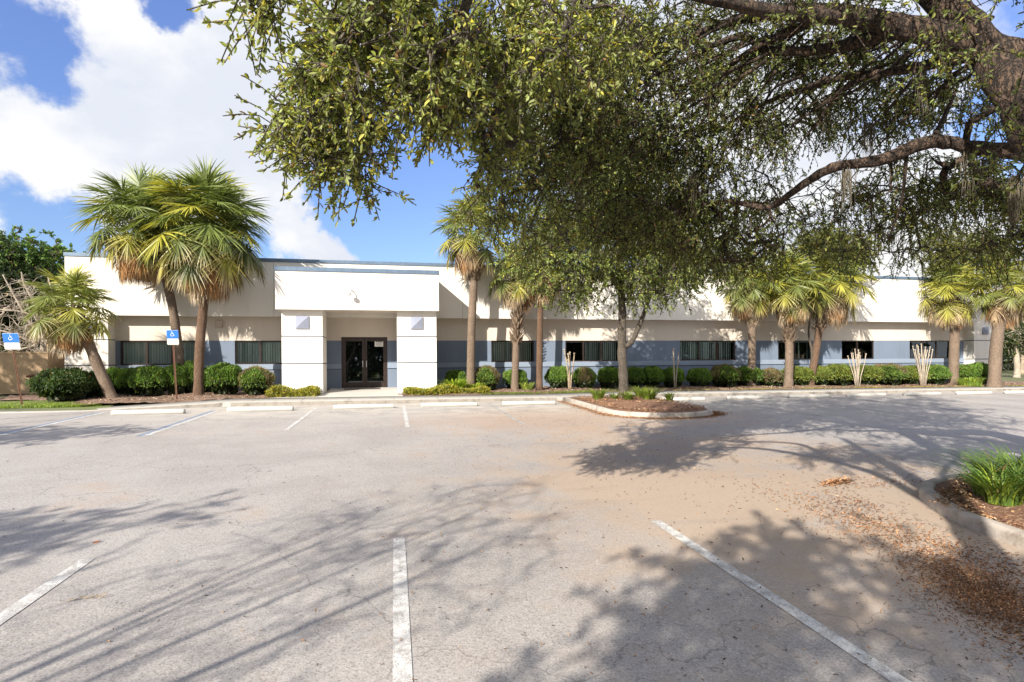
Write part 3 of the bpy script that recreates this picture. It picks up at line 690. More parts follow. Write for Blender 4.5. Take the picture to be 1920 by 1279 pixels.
def tree(name, label, cat, base, limbs, attract, bark, leafcol, seed, sprays=3, spray_r=.3, nleaf=14, leaf=(.05, .02), droop=.25, twig_r=.004, r_tip=.006, expo=.42, group=None, twig_len=.35, moss=None, yellow=.15, out_from=None, leafless=False, maxr=.05):
    """limbs: list of (points, radii); attract: (n,3) points that foliage grows round"""
    rng = np.random.default_rng(seed); e = empty(name, base, label, cat, group); parts = []
    mb = MB(); seedpts = []
    for k, (pts, rr) in enumerate(limbs):
        # smooth the limb with Catmull-Rom and small wobble
        P = [Vector(p) for p in pts]; Q = []; RR = []
        ext = [P[0]*2-P[1]]+P+[P[-1]*2-P[-2]]
        for i in range(len(P)-1):
            p0, p1, p2, p3 = ext[i:i+4]
            for s in range(6):
                t = s/6; q = .5*((2*p1)+(p2-p0)*t+(2*p0-5*p1+4*p2-p3)*t*t+(3*p1-p0-3*p2+p3)*t**3)
                rad_ = rr[i]+(rr[i+1]-rr[i])*t
                Q.append(q+Vector(rng.normal(0, rad_*.05, 3))); RR.append(rad_*(1+rng.normal(0, .05)))
        Q.append(P[-1]); RR.append(rr[-1]); mb.tube(Q, RR, 14, rough=.07)
        seedpts += [tuple(q) for q in Q[(len(Q)//4 if k == 0 else 1):]]
    parts.append(mb.build('trunk', bark, smooth=True))
    if len(attract):
        S = np.array(seedpts); P = np.asarray(attract); par, order = mst(S, P); ns = len(S)
        cnt = np.ones(len(P))
        for i in reversed(order):
            if par[i] >= ns: cnt[par[i]-ns] += cnt[i]
        A = np.array([S[p] if p < ns else P[p-ns] for p in par]); r = np.minimum(r_tip*cnt**expo, maxr)
        rp = np.array([np.minimum(r_tip*(cnt[i]+1)**expo, maxr) if par[i] < ns else r[par[i]-ns] for i in range(len(P))])
        L = np.linalg.norm(P-A, axis=1, keepdims=True)
        m1 = A+(P-A)*.33+rng.normal(0, .07, P.shape)*L; m2 = A+(P-A)*.68+rng.normal(0, .06, P.shape)*L+np.array((0, 0, .05))*L
        V1, F1 = tubes(np.concatenate([A, m1, m2]), np.concatenate([m1, m2, P]), np.concatenate([rp, rp*.7+r*.3, rp*.3+r*.7]), np.concatenate([rp*.7+r*.3, rp*.3+r*.7, r]), 5)
        # twigs
        ctr = out_from if out_from is not None else P.mean(0)
        n = len(P)*sprays; C = np.repeat(P, sprays, 0); C0 = C+rng.normal(0, spray_r*.35, C.shape)
        d = unit(rng.normal(size=C.shape)*.9+unit(C-ctr)*.6+np.array((0, 0, -droop))); tl = twig_len*(rng.random((n, 1))*.8+.5)
        E_ = C0+d*tl+np.array((0, 0, -droop))*tl*.6; Mx = C0+d*tl*.55
        V2, F2 = tubes(np.concatenate([C, C0, Mx]), np.concatenate([C0, Mx, E_]), twig_r*1.4, twig_r, 3)
        V = np.concatenate([V1, V2]); Fc = np.concatenate([F1, F2+len(V1)])
        parts.append(mesh_np('branches', V, Fc, bark, smooth=True))
        if not leafless:
            t = rng.random((n, nleaf, 1))*.95+.05
            tt = np.where(t < .5, 0, 1)
            pos = np.where(t < .5, C0[:, None]+(Mx-C0)[:, None]*(t*2), Mx[:, None]+(E_-Mx)[:, None]*(t*2-1))
            ld = unit(d[:, None]*.8+rng.normal(size=(n, nleaf, 3))*.75+np.array((0, 0, -.1)))
            P2 = pos.reshape(-1, 3); D2 = ld.reshape(-1, 3); m = len(P2)
            LL = leaf[0]*(.65+.7*rng.random(m)); WW = leaf[1]*(.7+.6*rng.random(m))
            V3, F3 = leaves(P2, D2, LL, WW, rng)
            spc = np.repeat(1+rng.normal(0, .18, (n, 1)), nleaf, 0)
            c = shade_cols(m, leafcol, rng, .22, yellow)*spc
            parts.append(mesh_np('crown', V3, F3, 'leaf', col=np.repeat(c.clip(0, 1), 6, 0)))
        if moss is not None:
            for q in moss:
                nm = 46; q = np.array(q)
                a0 = q+rng.normal(0, .03, (nm, 3))*np.array((1.3, 1.3, .6)); LM = rng.uniform(.08, .55, nm)*rng.uniform(.5, 1.2); sway = rng.normal(0, .025, (nm, 3)); sway[:, 2] = 0
                b0 = a0+sway*.4-np.array((0, 0, 1))*LM[:, None]*.5; c0 = b0+sway*.8-np.array((0, 0, 1))*LM[:, None]*.5
                v, f_ = tubes(np.concatenate([a0, b0]), np.concatenate([b0, c0]), np.concatenate([np.full(nm, .0028), np.full(nm, .0034)]), np.concatenate([np.full(nm, .0034), np.full(nm, .001)]), 3)
                parts.append(mesh_np('hanging_moss', v, f_, 'moss'))
    adopt(e, *parts); return e
def blob_points(blobs, seed, clump=.0):
    """blobs: (centre xyz, radii xyz, n); shell-weighted points inside ellipsoids"""
    rng = np.random.default_rng(seed); out = []
    for c, r, n in blobs:
        v = unit(rng.normal(size=(n, 3))); s = rng.random((n, 1))**.5
        out.append(np.array(c)+v*s*np.array(r))
    return np.concatenate(out)
def pix_points(regs, seed):
    """regs: (px, py, rx, ry, depth0, depth1, n)"""
    rng = np.random.default_rng(seed); out = []
    for (px, py, rx, ry, t0, t1, n) in regs:
        a = rng.random(n)*2*math.pi; s = np.sqrt(rng.random(n))
        X = px+rx*s*np.cos(a); Y = py+ry*s*np.sin(a); T = t0+(t1-t0)*rng.random(n)
        out.append(np.array([at_depth(x, y, t) for x, y, t in zip(X, Y, T)]))
    return np.concatenate(out)
def cw(cx, t, z): return tuple(FW*t+R0*cx+np.array((0, 0, z)))       # camera-frame metres to world

# ------------------------------------------------------------------ big oak, limbs reaching in from the right
OAK = (.150, .165, .055)
tb = np.array(cw(7.9, 4.6, 0)); tb[2] = g(tb[0], tb[1])+.2
lim = [([tuple(tb-np.array((0, 0, .3))), cw(7.8, 4.7, 1.2), cw(7.6, 4.9, 2.4), cw(7.3, 5.2, 3.6), cw(6.7, 5.3, 4.9), tuple(at_depth(1990, 150, 5.6)), tuple(at_depth(1850, 95, 5.7)), tuple(at_depth(1760, -10, 5.8)), tuple(at_depth(1600, -200, 6.0)), tuple(at_depth(1450, -420, 6.2))], [.42, .36, .34, .33, .28, .24, .19, .16, .12, .07]),
       ([tuple(at_depth(1960, 120, 5.7)), tuple(at_depth(1830, 85, 5.7)), tuple(at_depth(1700, 52, 5.8)), tuple(at_depth(1560, 26, 6.1)), tuple(at_depth(1430, 28, 6.5)), tuple(at_depth(1330, 55, 7)), tuple(at_depth(1200, 120, 7.6)), tuple(at_depth(1090, 200, 8.2))], [.17, .15, .12, .10, .07, .05, .035, .02]),
       ([cw(7.5, 5.0, 2.9), tuple(at_depth(2080, 330, 6.0)), tuple(at_depth(1920, 288, 6.2)), tuple(at_depth(1830, 278, 6.3)), tuple(at_depth(1745, 266, 6.4)), tuple(at_depth(1650, 300, 6.6)), tuple(at_depth(1560, 315, 6.8)), tuple(at_depth(1500, 350, 7)), tuple(at_depth(1440, 388, 7.3)), tuple(at_depth(1360, 378, 7.7)), tuple(at_depth(1270, 395, 8.2))], [.2, .12, .085, .08, .078, .07, .058, .048, .04, .028, .018]),
       ([tuple(at_depth(1700, 52, 5.8)), tuple(at_depth(1560, 90, 6.4)), tuple(at_depth(1440, 95, 6.8)), tuple(at_depth(1380, 70, 7.2)), tuple(at_depth(1250, 130, 8)), tuple(at_depth(1180, 170, 8.6))], [.09, .06, .05, .04, .03, .02]),
       ([tuple(at_depth(1850, 95, 5.7)), tuple(at_depth(1920, 215, 5.3)), tuple(at_depth(2010, 330, 5.0)), cw(6.5, 5.1, 2.9), cw(7.6, 4.85, 2.0)], [.17, .16, .17, .2, .24]),
       ([tuple(at_depth(1830, 100, 5.6)), tuple(at_depth(1700, 130, 6.2)), tuple(at_depth(1560, 150, 7)), tuple(at_depth(1420, 200, 7.8)), tuple(at_depth(1330, 260, 8.4))], [.07, .05, .04, .03, .015]),
       ([tuple(at_depth(1745, 266, 6.4)), tuple(at_depth(1775, 210, 6.6)), tuple(at_depth(1800, 150, 6.8))], [.03, .022, .015]),
       ([tuple(at_depth(1700, 290, 6.5)), tuple(at_depth(1690, 380, 6.9)), tuple(at_depth(1665, 450, 7.3))], [.022, .016, .01]),
       ([tuple(at_depth(1560, 26, 6.1)), tuple(at_depth(1400, 100, 6.9)), tuple(at_depth(1270, 210, 7.8)), tuple(at_depth(1180, 300, 8.6))], [.05, .04, .03, .015]),
       ([tuple(at_depth(1640, 40, 5.9)), tuple(at_depth(1440, 20, 5.2)), tuple(at_depth(1250, -20, 4.8)), tuple(at_depth(1060, -40, 4.6))], [.08, .06, .04, .025])]
regs = [(1380, 60, 300, 80, 6.5, 10, 115), (1180, 170, 190, 130, 6, 10, 150), (1540, 180, 250, 90, 7, 11.5, 120), (1160, 320, 180, 120, 7, 11, 170), (1040, 220, 110, 140, 5.5, 9, 110), (1400, 450, 75, 50, 8, 12, 34), (1230, 420, 130, 60, 7.5, 10, 60),
        (1600, 395, 190, 50, 7.5, 11.5, 60), (1780, 340, 150, 60, 7, 10, 50), (1880, 410, 80, 70, 7, 11, 45), (1750, 170, 180, 70, 6.8, 9.5, 50), (1370, 310, 120, 90, 7, 12, 60), (1560, 480, 330, 22, 9, 14, 34),
        (1780, 60, 160, 70, 4.8, 5.4, 5), (1880, 240, 60, 60, 4.6, 5.2, 3), (1560, 10, 200, 40, 4.9, 5.7, 8),
        (1780, -170, 350, 130, 5, 9, 220), (1300, -170, 350, 120, 5, 9, 130), (2100, 200, 120, 250, 5, 9, 110), (1800, -480, 500, 160, 5, 7.5, 260)]
rr_ = random.Random(44)
for k in range(58):
    x0, y0_, t0_ = rr_.uniform(1380, 1880), rr_.uniform(20, 150), rr_.uniform(5.9, 7.2); L_ = rr_.uniform(140, 330); an = rad(rr_.uniform(128, 158)); t1_ = t0_+rr_.uniform(1., 3.)
    q = [at_depth(x0+L_*f_*math.cos(an)+rr_.uniform(-8, 8), y0_+L_*f_*math.sin(an)*(.8+.3*f_)+rr_.uniform(-8, 8), t0_+(t1_-t0_)*f_) for f_ in (0, .35, .7, 1)]
    lim.append(([tuple(v) for v in q], [.020, .014, .009, .004]))
att = pix_points(regs, 11)
mo = [at_depth(*q) for q in ((1585, 300, 6.8), (1818, 285, 6.3), (1840, 300, 6.4), (1630, 230, 7), (1300, 330, 7.5), (1585, 320, 6.7), (1725, 130, 6.2), (1905, 330, 6.4), (1670, 440, 9), (1350, 360, 8), (1545, 190, 7.5), (1080, 350, 7), (1650, 420, 8.5), (1900, 370, 6.2))]
tree('oak_tree', 'huge live oak whose thick brown limbs reach in from the right', 'tree', tb, lim, att, 'oak_bark', (.145, .178, .060), 21, sprays=7, spray_r=.36, nleaf=17, leaf=(.048, .019), droop=.45, twig_len=.40, moss=mo, r_tip=.006, maxr=.045, yellow=.2)

# ------------------------------------------------------------------ second oak beside the camera: its crown hangs over the view
b2 = np.array(cw(.6, -1.6, 0)); b2[2] = g(b2[0], b2[1])
lim = [([tuple(b2-np.array((0, 0, .2))), cw(.62, -1.55, 1.5), cw(.7, -1.4, 3.), cw(1.1, -.6, 3.9), cw(1.5, .2, 4.6), cw(1.4, .8, 5.6), cw(1.2, 1.6, 6.8)], [.21, .18, .17, .16, .15, .11, .05]),
       ([cw(1.5, 0.1, 4.0), cw(1.3, 1.1, 4.9), cw(.7, 2.2, 5.2), cw(.1, 3.2, 5.0), tuple(at_depth(830, 130, 4.2)), tuple(at_depth(740, 180, 4.4))], [.10, .08, .06, .045, .03, .015]),
       ([cw(1.5, .2, 4.4), cw(2.4, 1.0, 5.1), cw(3.6, 1.8, 5.5), cw(5.0, 2.5, 5.4)], [.08, .06, .04, .02]),
       ([cw(1.0, 1.7, 5.1), cw(1.1, 3.0, 5.4), tuple(at_depth(1060, 60, 4.6)), tuple(at_depth(1040, 200, 5.6))], [.07, .05, .035, .02])]
regs = [(760, 100, 150, 100, 3.3, 4.8, 70), (640, 70, 80, 60, 3.4, 4.6, 18), (640, 225, 95, 45, 3.5, 4.8, 22), (690, 270, 55, 25, 3.8, 5, 7), (850, 150, 100, 85, 3.8, 5.5, 46), (950, 80, 130, 100, 3.8, 6, 70), (945, 270, 60, 70, 4.5, 6.5, 28), (560, 245, 50, 30, 3.6, 4.6, 11), (610, 290, 45, 25, 3.8, 4.8, 8), (680, 335, 30, 10, 4, 5, 2), (600, 150, 40, 30, 3.6, 4.6, 7),
        (930, 380, 60, 50, 5.5, 8, 22), (1000, 440, 70, 40, 6.5, 9, 14), (1100, 80, 120, 90, 4.2, 6.5, 60), (720, -120, 200, 100, 3, 5, 60), (640, 325, 30, 14, 3.9, 4.6, 4), (500, 5, 45, 12, 3.3, 3.6, 5), (560, 150, 25, 30, 3.8, 4.5, 3)]
att = np.concatenate([pix_points(regs, 12), blob_points([(cw(1.3, 1.3, 5.7), (1.5, .8, .9), 95), (cw(3.5, 2.0, 5.5), (1.6, .8, .9), 95), (cw(5.2, 2.6, 5.4), (1.2, .8, .8), 45)], 121)])
tree('oak_tree', 'live oak beside the camera whose leafy sprays hang across the sky at top centre', 'tree', b2, lim, att, 'grey_bark', (.235, .265, .090), 22, sprays=6, spray_r=.17, nleaf=16, leaf=(.050, .020), droop=.14, twig_len=.30, r_tip=.005, maxr=.03, out_from=np.array(cw(1.3, 3.5, 5.3)), yellow=.20)

# ------------------------------------------------------------------ island oak
X0, Y0 = 7.95, 18.2; z0 = g(X0, Y0)+.2
def ip(px, py, y=Y0): return tuple(on_y(px, py, y))
lim = [([(X0, Y0, z0-.2), (X0, Y0, z0+.05), ip(1167, 680), ip(1166, 620), ip(1166, 560), ip(1162, 480), ip(1158, 400), ip(1165, 330)], [.25, .2, .155, .15, .13, .10, .06, .03]),
       ([ip(1172, 650), ip(1186, 638), ip(1203, 600), ip(1218, 555), ip(1240, 500), ip(1270, 440)], [.11, .09, .08, .065, .045, .02]),
       ([ip(1164, 545), ip(1120, 480, 17.6), ip(1080, 420, 17.2), ip(1040, 370, 17)], [.07, .055, .04, .02]), ([ip(1160, 500), ip(1190, 440, 19), ip(1230, 380, 19.5)], [.06, .045, .02])]
cp = lambda px, py, y: tuple(on_y(px, py, y))
blobs = [(cp(1150, 400, 18.2), (2.6, 2.4, 1.9), 170), (cp(1060, 440, 17.6), (1.6, 1.6, 1.6), 85), (cp(1260, 450, 18.6), (1.9, 1.9, 1.6), 110), (cp(1150, 500, 18), (3.2, 2.2, .8), 120), (cp(1290, 500, 18.4), (1.3, 1.6, .8), 50), (cp(1000, 490, 17.4), (.9, 1.2, .9), 26), (cp(1130, 320, 18.4), (2.0, 1.9, 1.4), 80), (cp(1210, 545, 18.), (1.6, 1., .3), 22), (cp(1070, 545, 18.), (.9, .9, .3), 14)]
tree('oak_tree', 'young oak with a forked trunk growing in the kerbed tree island', 'tree', (X0, Y0, z0), lim, blob_points(blobs, 5), 'grey_bark', (.20, .25, .072), 23, sprays=7, spray_r=.7, nleaf=16, leaf=(.085, .038), droop=.3, twig_len=.5, r_tip=.010, twig_r=.006, maxr=.06)

# ------------------------------------------------------------------ two small trees behind the right palms
for (px, cy_, yy, rx, rz, lab, sd, tpx) in ((1560, 470, 22.9, 2.0, 1.0, 'small leafy oak crown showing behind the three palms', 31, 1521), (1810, 478, 23.0, 3.2, 1.35, 'leafy oak crown showing above the last two palms', 32, 1866)):
    c = on_y(px, cy_, yy); bx = on_y(tpx, 700, yy)[0]; bz = bed_base(bx, yy)
    lim = [([(bx, yy, bz-.1), (bx+.05, yy, bz+1.6), (bx-.05, yy, bz+3.2), (c[0], yy, c[2])], [.07, .06, .05, .03])]
    tree('oak_tree', lab, 'tree', (bx, yy, bz), lim, blob_points([(tuple(c), (rx, .55, rz), 130), ((c[0]-rx*.4, yy-.2, c[2]+.3), (rx*.6, .5, rz*.8), 50), ((c[0]+rx*.5, yy-.2, c[2]-.2), (rx*.6, .5, rz*.9), 50)], sd), 'grey_bark', (.12, .14, .035), sd, sprays=6, spray_r=.6, nleaf=14, leaf=(.10, .045), twig_len=.45, r_tip=.01, yellow=.3)

# ------------------------------------------------------------------ sabal palms
def frond_mesh(origin, d0, pet, R, droop, ncol, tipcol, rng, nseg=44, dead=False, spread=2.2):
    """one fan leaf: petiole then a costapalmate fan of drooping segments; returns V,F,C lists"""
    V, Fq, Cc = [], [], []
    o_ = np.array(origin, float); d = unit(np.array(d0, float)); up = np.array((0, 0, 1.))
    # petiole, arching
    steps = 5; p = o_.copy(); pts = [p.copy()]; dd = d.copy()
    for i in range(steps):
        dd = unit(dd+np.array((0, 0, -droop*.12))); p = p+dd*pet/steps; pts.append(p.copy())
    side = unit(np.cross(dd, up)) if abs(dd[2]) < .97 else np.array((1., 0, 0)); nrm = np.cross(side, dd)
    w = .018
    for i, q in enumerate(pts):
        V += [q-side*w, q+side*w]; Cc += [ncol*1.1]*2
    for i in range(steps): a = i*2; Fq.append((a, a+1, a+3, a+2))
    # costa continues and bends down; segments leave it
    costa = []; cdir = dd.copy(); q = p.copy(); nc = 6
    for i in range(nc+1):
        costa.append((q.copy(), cdir.copy())); cdir = unit(cdir+np.array((0, 0, -(.05+.18*droop)))+(-nrm*.05)); q = q+cdir*R*.42/nc
    for k in range(nseg):
        s = (k+.5)/nseg*2-1                      # -1..1 across the fan
        a = s*spread+rng.normal(0, .03)
        ci = (1-abs(s))*nc; i0 = int(min(ci, nc-1)); fr = ci-i0
        q0 = costa[i0][0]*(1-fr)+costa[i0+1][0]*fr; cd = costa[i0][1]
        nn = np.cross(side, cd)
        sd = unit(cd*math.cos(a)+side*math.sin(a)+nn*(rng.normal(-.12, .12) if not dead else -.35)*(abs(math.sin(a))+.3))
        L = R*(.78+.22*math.cos(a*.6))*(1+rng.normal(0, .06))*(1-.42*(1-abs(s)))
        wv0 = unit(np.cross(sd, nn)); tw = rng.normal(0, .55); wv = unit(wv0*math.cos(tw)+np.cross(sd, wv0)*math.sin(tw)); wd = R*(.0175 if not dead else .016)
        b = len(V); seg = 4; pp_ = q0.copy(); sdd = sd.copy()
        hang = (.045+.14*droop)*rng.uniform(.6, 1.6) if not dead else .55
        split = rng.random() < .0
        prof = (.55, 1.0, .95, .5, .06)
        for j in range(seg+1):
            tt = j/seg; wj = wd*prof[j]
            V += [pp_-wv*wj, pp_+wv*wj]
            cc = ncol*(1-tt**2)+tipcol*(tt**2) if not dead else ncol*(1+.15*rng.normal())
            Cc += [cc, cc]
            sdd = unit(sdd+np.array((0, 0, -hang*(.4+1.5*tt)))); pp_ = pp_+sdd*L/seg
        for j in range(seg): a_ = b+j*2; Fq.append((a_, a_+1, a_+3, a_+2))
    return V, Fq, Cc
def palm(label, base, tops, rtrunk, crown_r, seed, ngreen=34, ndead=12, boots=0., red=False, yellow=.2, skirt=1.0, lift=.15, tipup=0., fade=0.):
    """base (x,y,z); tops = trunk path points up to the bud"""
    rng = np.random.default_rng(seed); e = empty('sabal_palm', base, label, 'palm tree', 'sabal palms in the beds before the building'); parts = []
    P = [Vector(base)-Vector((0, 0, .2))]+[Vector(base)]+[Vector(p) for p in tops]; Q = []; R_ = []
    ext = [P[0]*2-P[1]]+P+[P[-1]*2-P[-2]]
    for i in range(len(P)-1):
        p0, p1, p2, p3 = ext[i:i+4]
        for s in range(10):
            t = s/10; Q.append(.5*((2*p1)+(p2-p0)*t+(2*p0-5*p1+4*p2-p3)*t*t+(3*p1-p0-3*p2+p3)*t**3))
    Q.append(P[-1]); z0_ = Q[0].z; zt = Q[-1].z; bud = Q[-1]
    for i, q in enumerate(Q):
        s = (q.z-z0_)/max(zt-z0_, .1); R_.append(rtrunk*.87*(1.0+.28*max(0, 1-s*8)-.12*s)*(1+rng.normal(0, .02)))
    parts.append(MB().tube(Q, R_, 14).build('trunk', 'palm_bark_red' if red else 'palm_bark', smooth=True))
    # old leaf bases criss-crossing under the crown
    mb = MB(); zb0 = zt-max(boots, .35); nb = int(26+boots*48)
    for k in range(nb):
        zq = zb0+(zt+.05-zb0)*(k/nb); i = min(range(len(Q)), key=lambda j: abs(Q[j].z-zq)); c_ = Q[i]; an = k*2.399
        ax = Vector((math.cos(an), math.sin(an), 0)); tan_ = Vector((-math.sin(an), math.cos(an), 0)); r0 = R_[i]*.85; ln = rng.uniform(.16, .34)
        b_ = Vector((c_.x, c_.y, zq-.1))+ax*r0; w_ = .06
        tip = b_+ax*(.12+rng.uniform(0, .14))+Vector((0, 0, ln))+tan_*rng.uniform(-.05, .05)
        bb = len(mb.v)
        mb.v += [tuple(b_-tan_*w_), tuple(b_+tan_*w_), tuple(b_+ax*.04+Vector((0, 0, -.02))), tuple(tip-tan_*w_*.6), tuple(tip+tan_*w_*.6), tuple(tip+ax*.03)]
        mb.f += [(bb, bb+2, bb+5, bb+3), (bb+2, bb+1, bb+4, bb+5), (bb+1, bb, bb+3, bb+4), (bb+3, bb+5, bb+4)]
    parts.append(mb.build('leaf_bases', 'boot'))
    o_ = np.array(bud)
    def grp(n, e0, e1, dead, name, mat):
        V, Fc, Cc = [], [], []
        for k in range(n):
            s = (k+.5)/n; el = rad(e0+(e1-e0)*s+rng.normal(0, 5)); az = k*2.39996+rng.normal(0, .15)
            d = (math.cos(el)*math.cos(az), math.cos(el)*math.sin(az), math.sin(el))
            if dead:
                tone = rng.random(); col = np.array((.36, .25, .15))*(1-tone)+np.array((.50, .41, .31))*tone; tip = col
                if rng.random() < .25: col = np.array((.28, .15, .07))
                v, f_, c_ = frond_mesh(o_+np.array((0, 0, -.1)), d, crown_r*.42*rng.uniform(.7, 1.1), crown_r*.46*rng.uniform(.8, 1.1), .9, col, tip, rng, 38, True, 2.0)
            else:
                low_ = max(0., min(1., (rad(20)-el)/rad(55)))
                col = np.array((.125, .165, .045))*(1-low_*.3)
                r_ = rng.random()
                if r_ < yellow+.35*low_: col = np.array((.30, .29, .045))
                if fade: col = col*(1-fade)+np.array((.28, .29, .08))*fade
                tip = col*1.25+np.array((.07, .05, .01)) if low_ < .4 else np.array((.38, .29, .15))
                v, f_, c_ = frond_mesh(o_, d, crown_r*.42*rng.uniform(.7, 1.15), crown_r*.50*rng.uniform(.85, 1.15), .18+.65*low_+.2*rng.random(), col, tip, rng)
            b_ = len(V); V += v; Fc += [tuple(b_+i for i in q) for q in f_]; Cc += c_
        return mesh_np(name, np.array(V), np.array(Fc), mat, col=np.array(Cc).clip(0, 1))
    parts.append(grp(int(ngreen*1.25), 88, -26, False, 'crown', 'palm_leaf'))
    if ndead: parts.append(grp(int(ndead*1.5), -24, -72*skirt, True, 'dead_fronds', 'dead_leaf'))
    adopt(e, *parts); return e
def pbase(px, y): q = on_y(px, 700, y); return (q[0], y, bed_base(q[0], y))
def pt(px, py, y): return tuple(on_y(px, py, y))
# label, base px, Y, trunk path, r, crown_r, ...
palm('short palm leaning left beyond the corner, its curved trunk free of skirt', pbase(210, 21.0), [pt(185, 690, 21), pt(158, 625, 21), pt(134, 582, 21)], .20, 1.85, 1, 30, 11, .2, yellow=.45, fade=.3)
palm('palm with a pale trunk and brown skirt, behind the taller one on the left', pbase(344, 23.0), [pt(335, 660, 23), pt(320, 560, 23), pt(290, 455, 22.6), pt(262, 425, 22.3)], .19, 2.6, 2, 36, 22, .4, yellow=.2)
palm('tallest palm with a full round crown and reddish trunk left of the entrance', pbase(372, 21.8), [pt(374, 660, 21.8), pt(382, 560, 21.8), pt(382, 480, 21.8), pt(388, 438, 21.8)], .19, 2.95, 3, 60, 26, .5, red=True, yellow=.15)
palm('tall palm just right of the entrance, crown half hidden by oak leaves', pbase(882, 22.5), [pt(884, 620, 22.5), pt(888, 520, 22.5), pt(882, 440, 22.5)], .20, 2.2, 4, 26, 12, 1.8, yellow=.3)
palm('palm with a ragged collar of old leaf bases right of the first small window', pbase(965, 22.9), [pt(968, 640, 22.9), pt(972, 560, 22.9), pt(970, 515, 22.9)], .18, 1.9, 5, 24, 10, 2.9, yellow=.35)
palm('slim dark palm trunk between the two windows, crown lost in the oak', pbase(1011, 22.8), [pt(1012, 640, 22.8), pt(1014, 560, 22.8), pt(1020, 500, 22.8)], .16, 1.9, 6, 24, 14, .3, red=True)
palm('left palm of the trio on the right, straight pale trunk', pbase(1408, 22.9), [pt(1410, 650, 22.9), pt(1408, 580, 22.9), pt(1404, 535, 22.9)], .21, 2.05, 7, 30, 18, .9, yellow=.4, fade=.15)
palm('middle palm of the trio on the right with fresh upright fronds', pbase(1478, 22.4), [pt(1480, 670, 22.4), pt(1480, 610, 22.4), pt(1482, 540, 22.4)], .22, 2.25, 8, 34, 13, 2.5, yellow=.4, fade=.25)
palm('right palm of the trio, its dark trunk leaning right', pbase(1518, 22.9), [pt(1528, 670, 22.9), pt(1540, 600, 22.9), pt(1560, 535, 22.9)], .20, 2.3, 9, 32, 17, 2.2, red=True, yellow=.45, fade=.2)
palm('second palm from the right end, straight and yellowing', pbase(1787, 22.9), [pt(1789, 660, 22.9), pt(1790, 600, 22.9), pt(1782, 548, 22.9)], .27, 2.3, 10, 30, 17, 1.0, yellow=.5, fade=.3)
palm('thick-trunked palm at the far right end of the building', pbase(1864, 21.0), [pt(1868, 650, 21), pt(1876, 590, 21), pt(1884, 545, 21)], .30, 2.1, 11, 30, 17, 1.6, yellow=.5, fade=.3)

# ------------------------------------------------------------------ clipped shrubs
def shrub_mesh(seed, n, leaf, kind):
    rng = np.random.default_rng(seed); v = unit(rng.normal(size=(n, 3))); v[:, 2] = np.abs(v[:, 2])*1.0-.35*(rng.random(n) < .25); v = unit(v)
    lump = 1+.07*np.sin(v[:, 0]*7+seed)*np.cos(v[:, 1]*6+seed*2)+.05*np.sin(v[:, 2]*9+seed)
    sup = (np.abs(v)**3.0).sum(1)**(-1/3.0)
    r = (.55*1+.45*sup)*lump*(1-.10*rng.random(n)**2)+rng.normal(0, .02 if kind == 'clipped' else .06, n)
    P = v*r[:, None]; P[:, 2] = P[:, 2]*.5+.5
    D = unit(v*.8+rng.normal(size=(n, 3))*.7+np.array((0, 0, .2)))
    V, Fc = leaves(P, D, np.full(n, leaf)*(.7+.6*rng.random(n)), np.full(n, leaf*.62)*(.7+.6*rng.random(n)), rng)
    if kind == 'brown':
        patch = (np.sin(P[:, 0]*3+seed)+np.cos(P[:, 1]*2.5)+P[:, 2]*1.2) > .9
        c = shade_cols(n, (.13, .21, .05), rng, .25, .15); c = np.where(patch[:, None] & (rng.random((n, 1)) < .75), np.array((.24, .17, .11))*(1+rng.normal(0, .2, (n, 1))), c)
    elif kind == 'loose': c = shade_cols(n, (.15, .20, .05), rng, .25, .3)
    elif kind == 'dark': c = shade_cols(n, (.06, .10, .035), rng, .25, .1)
    else: c = shade_cols(n, (.135, .235, .05), rng, .22, .2)
    return V, Fc, np.repeat(c.clip(0, 1), 6, 0)
PROTO = {}
def shrub(px, y, w, h, kind, label, group, seed=0, d=None):
    key = (kind, seed % 3)
    if key not in PROTO:
        V, Fc, c = shrub_mesh(seed % 3+{'clipped': 1, 'brown': 11, 'loose': 21, 'dark': 31}[kind], 5200, .075 if kind != 'loose' else .09, kind)
        fo = mesh_np('foliage', V, Fc, 'leaf', col=c)
        s = MB()
        for i in range(9):
            for q in (0,): a = 2.4*i; s.tube([(math.cos(a)*.06, math.sin(a)*.06, -.08), (math.cos(a)*.3, math.sin(a)*.3, .3), (math.cos(a)*.5, math.sin(a)*.5, .62)], [.03, .022, .012], 5)
        # dense twiggy inside
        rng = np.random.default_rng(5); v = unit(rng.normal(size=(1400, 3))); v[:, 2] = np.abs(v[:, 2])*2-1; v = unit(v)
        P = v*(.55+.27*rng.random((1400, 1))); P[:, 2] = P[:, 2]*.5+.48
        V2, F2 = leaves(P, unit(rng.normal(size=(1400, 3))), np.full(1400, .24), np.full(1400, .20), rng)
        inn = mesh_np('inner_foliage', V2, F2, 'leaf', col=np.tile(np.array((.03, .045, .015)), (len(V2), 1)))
        st = s.build('stem', 'grey_bark')
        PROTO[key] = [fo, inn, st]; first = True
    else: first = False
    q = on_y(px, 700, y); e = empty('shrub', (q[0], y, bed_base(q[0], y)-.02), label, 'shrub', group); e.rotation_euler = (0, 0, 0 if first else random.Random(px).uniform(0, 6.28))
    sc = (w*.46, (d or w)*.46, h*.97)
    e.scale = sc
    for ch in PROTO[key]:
        c = ch if first else ch.copy()
        if not first: COL.objects.link(c)
        c.parent = e
    return e
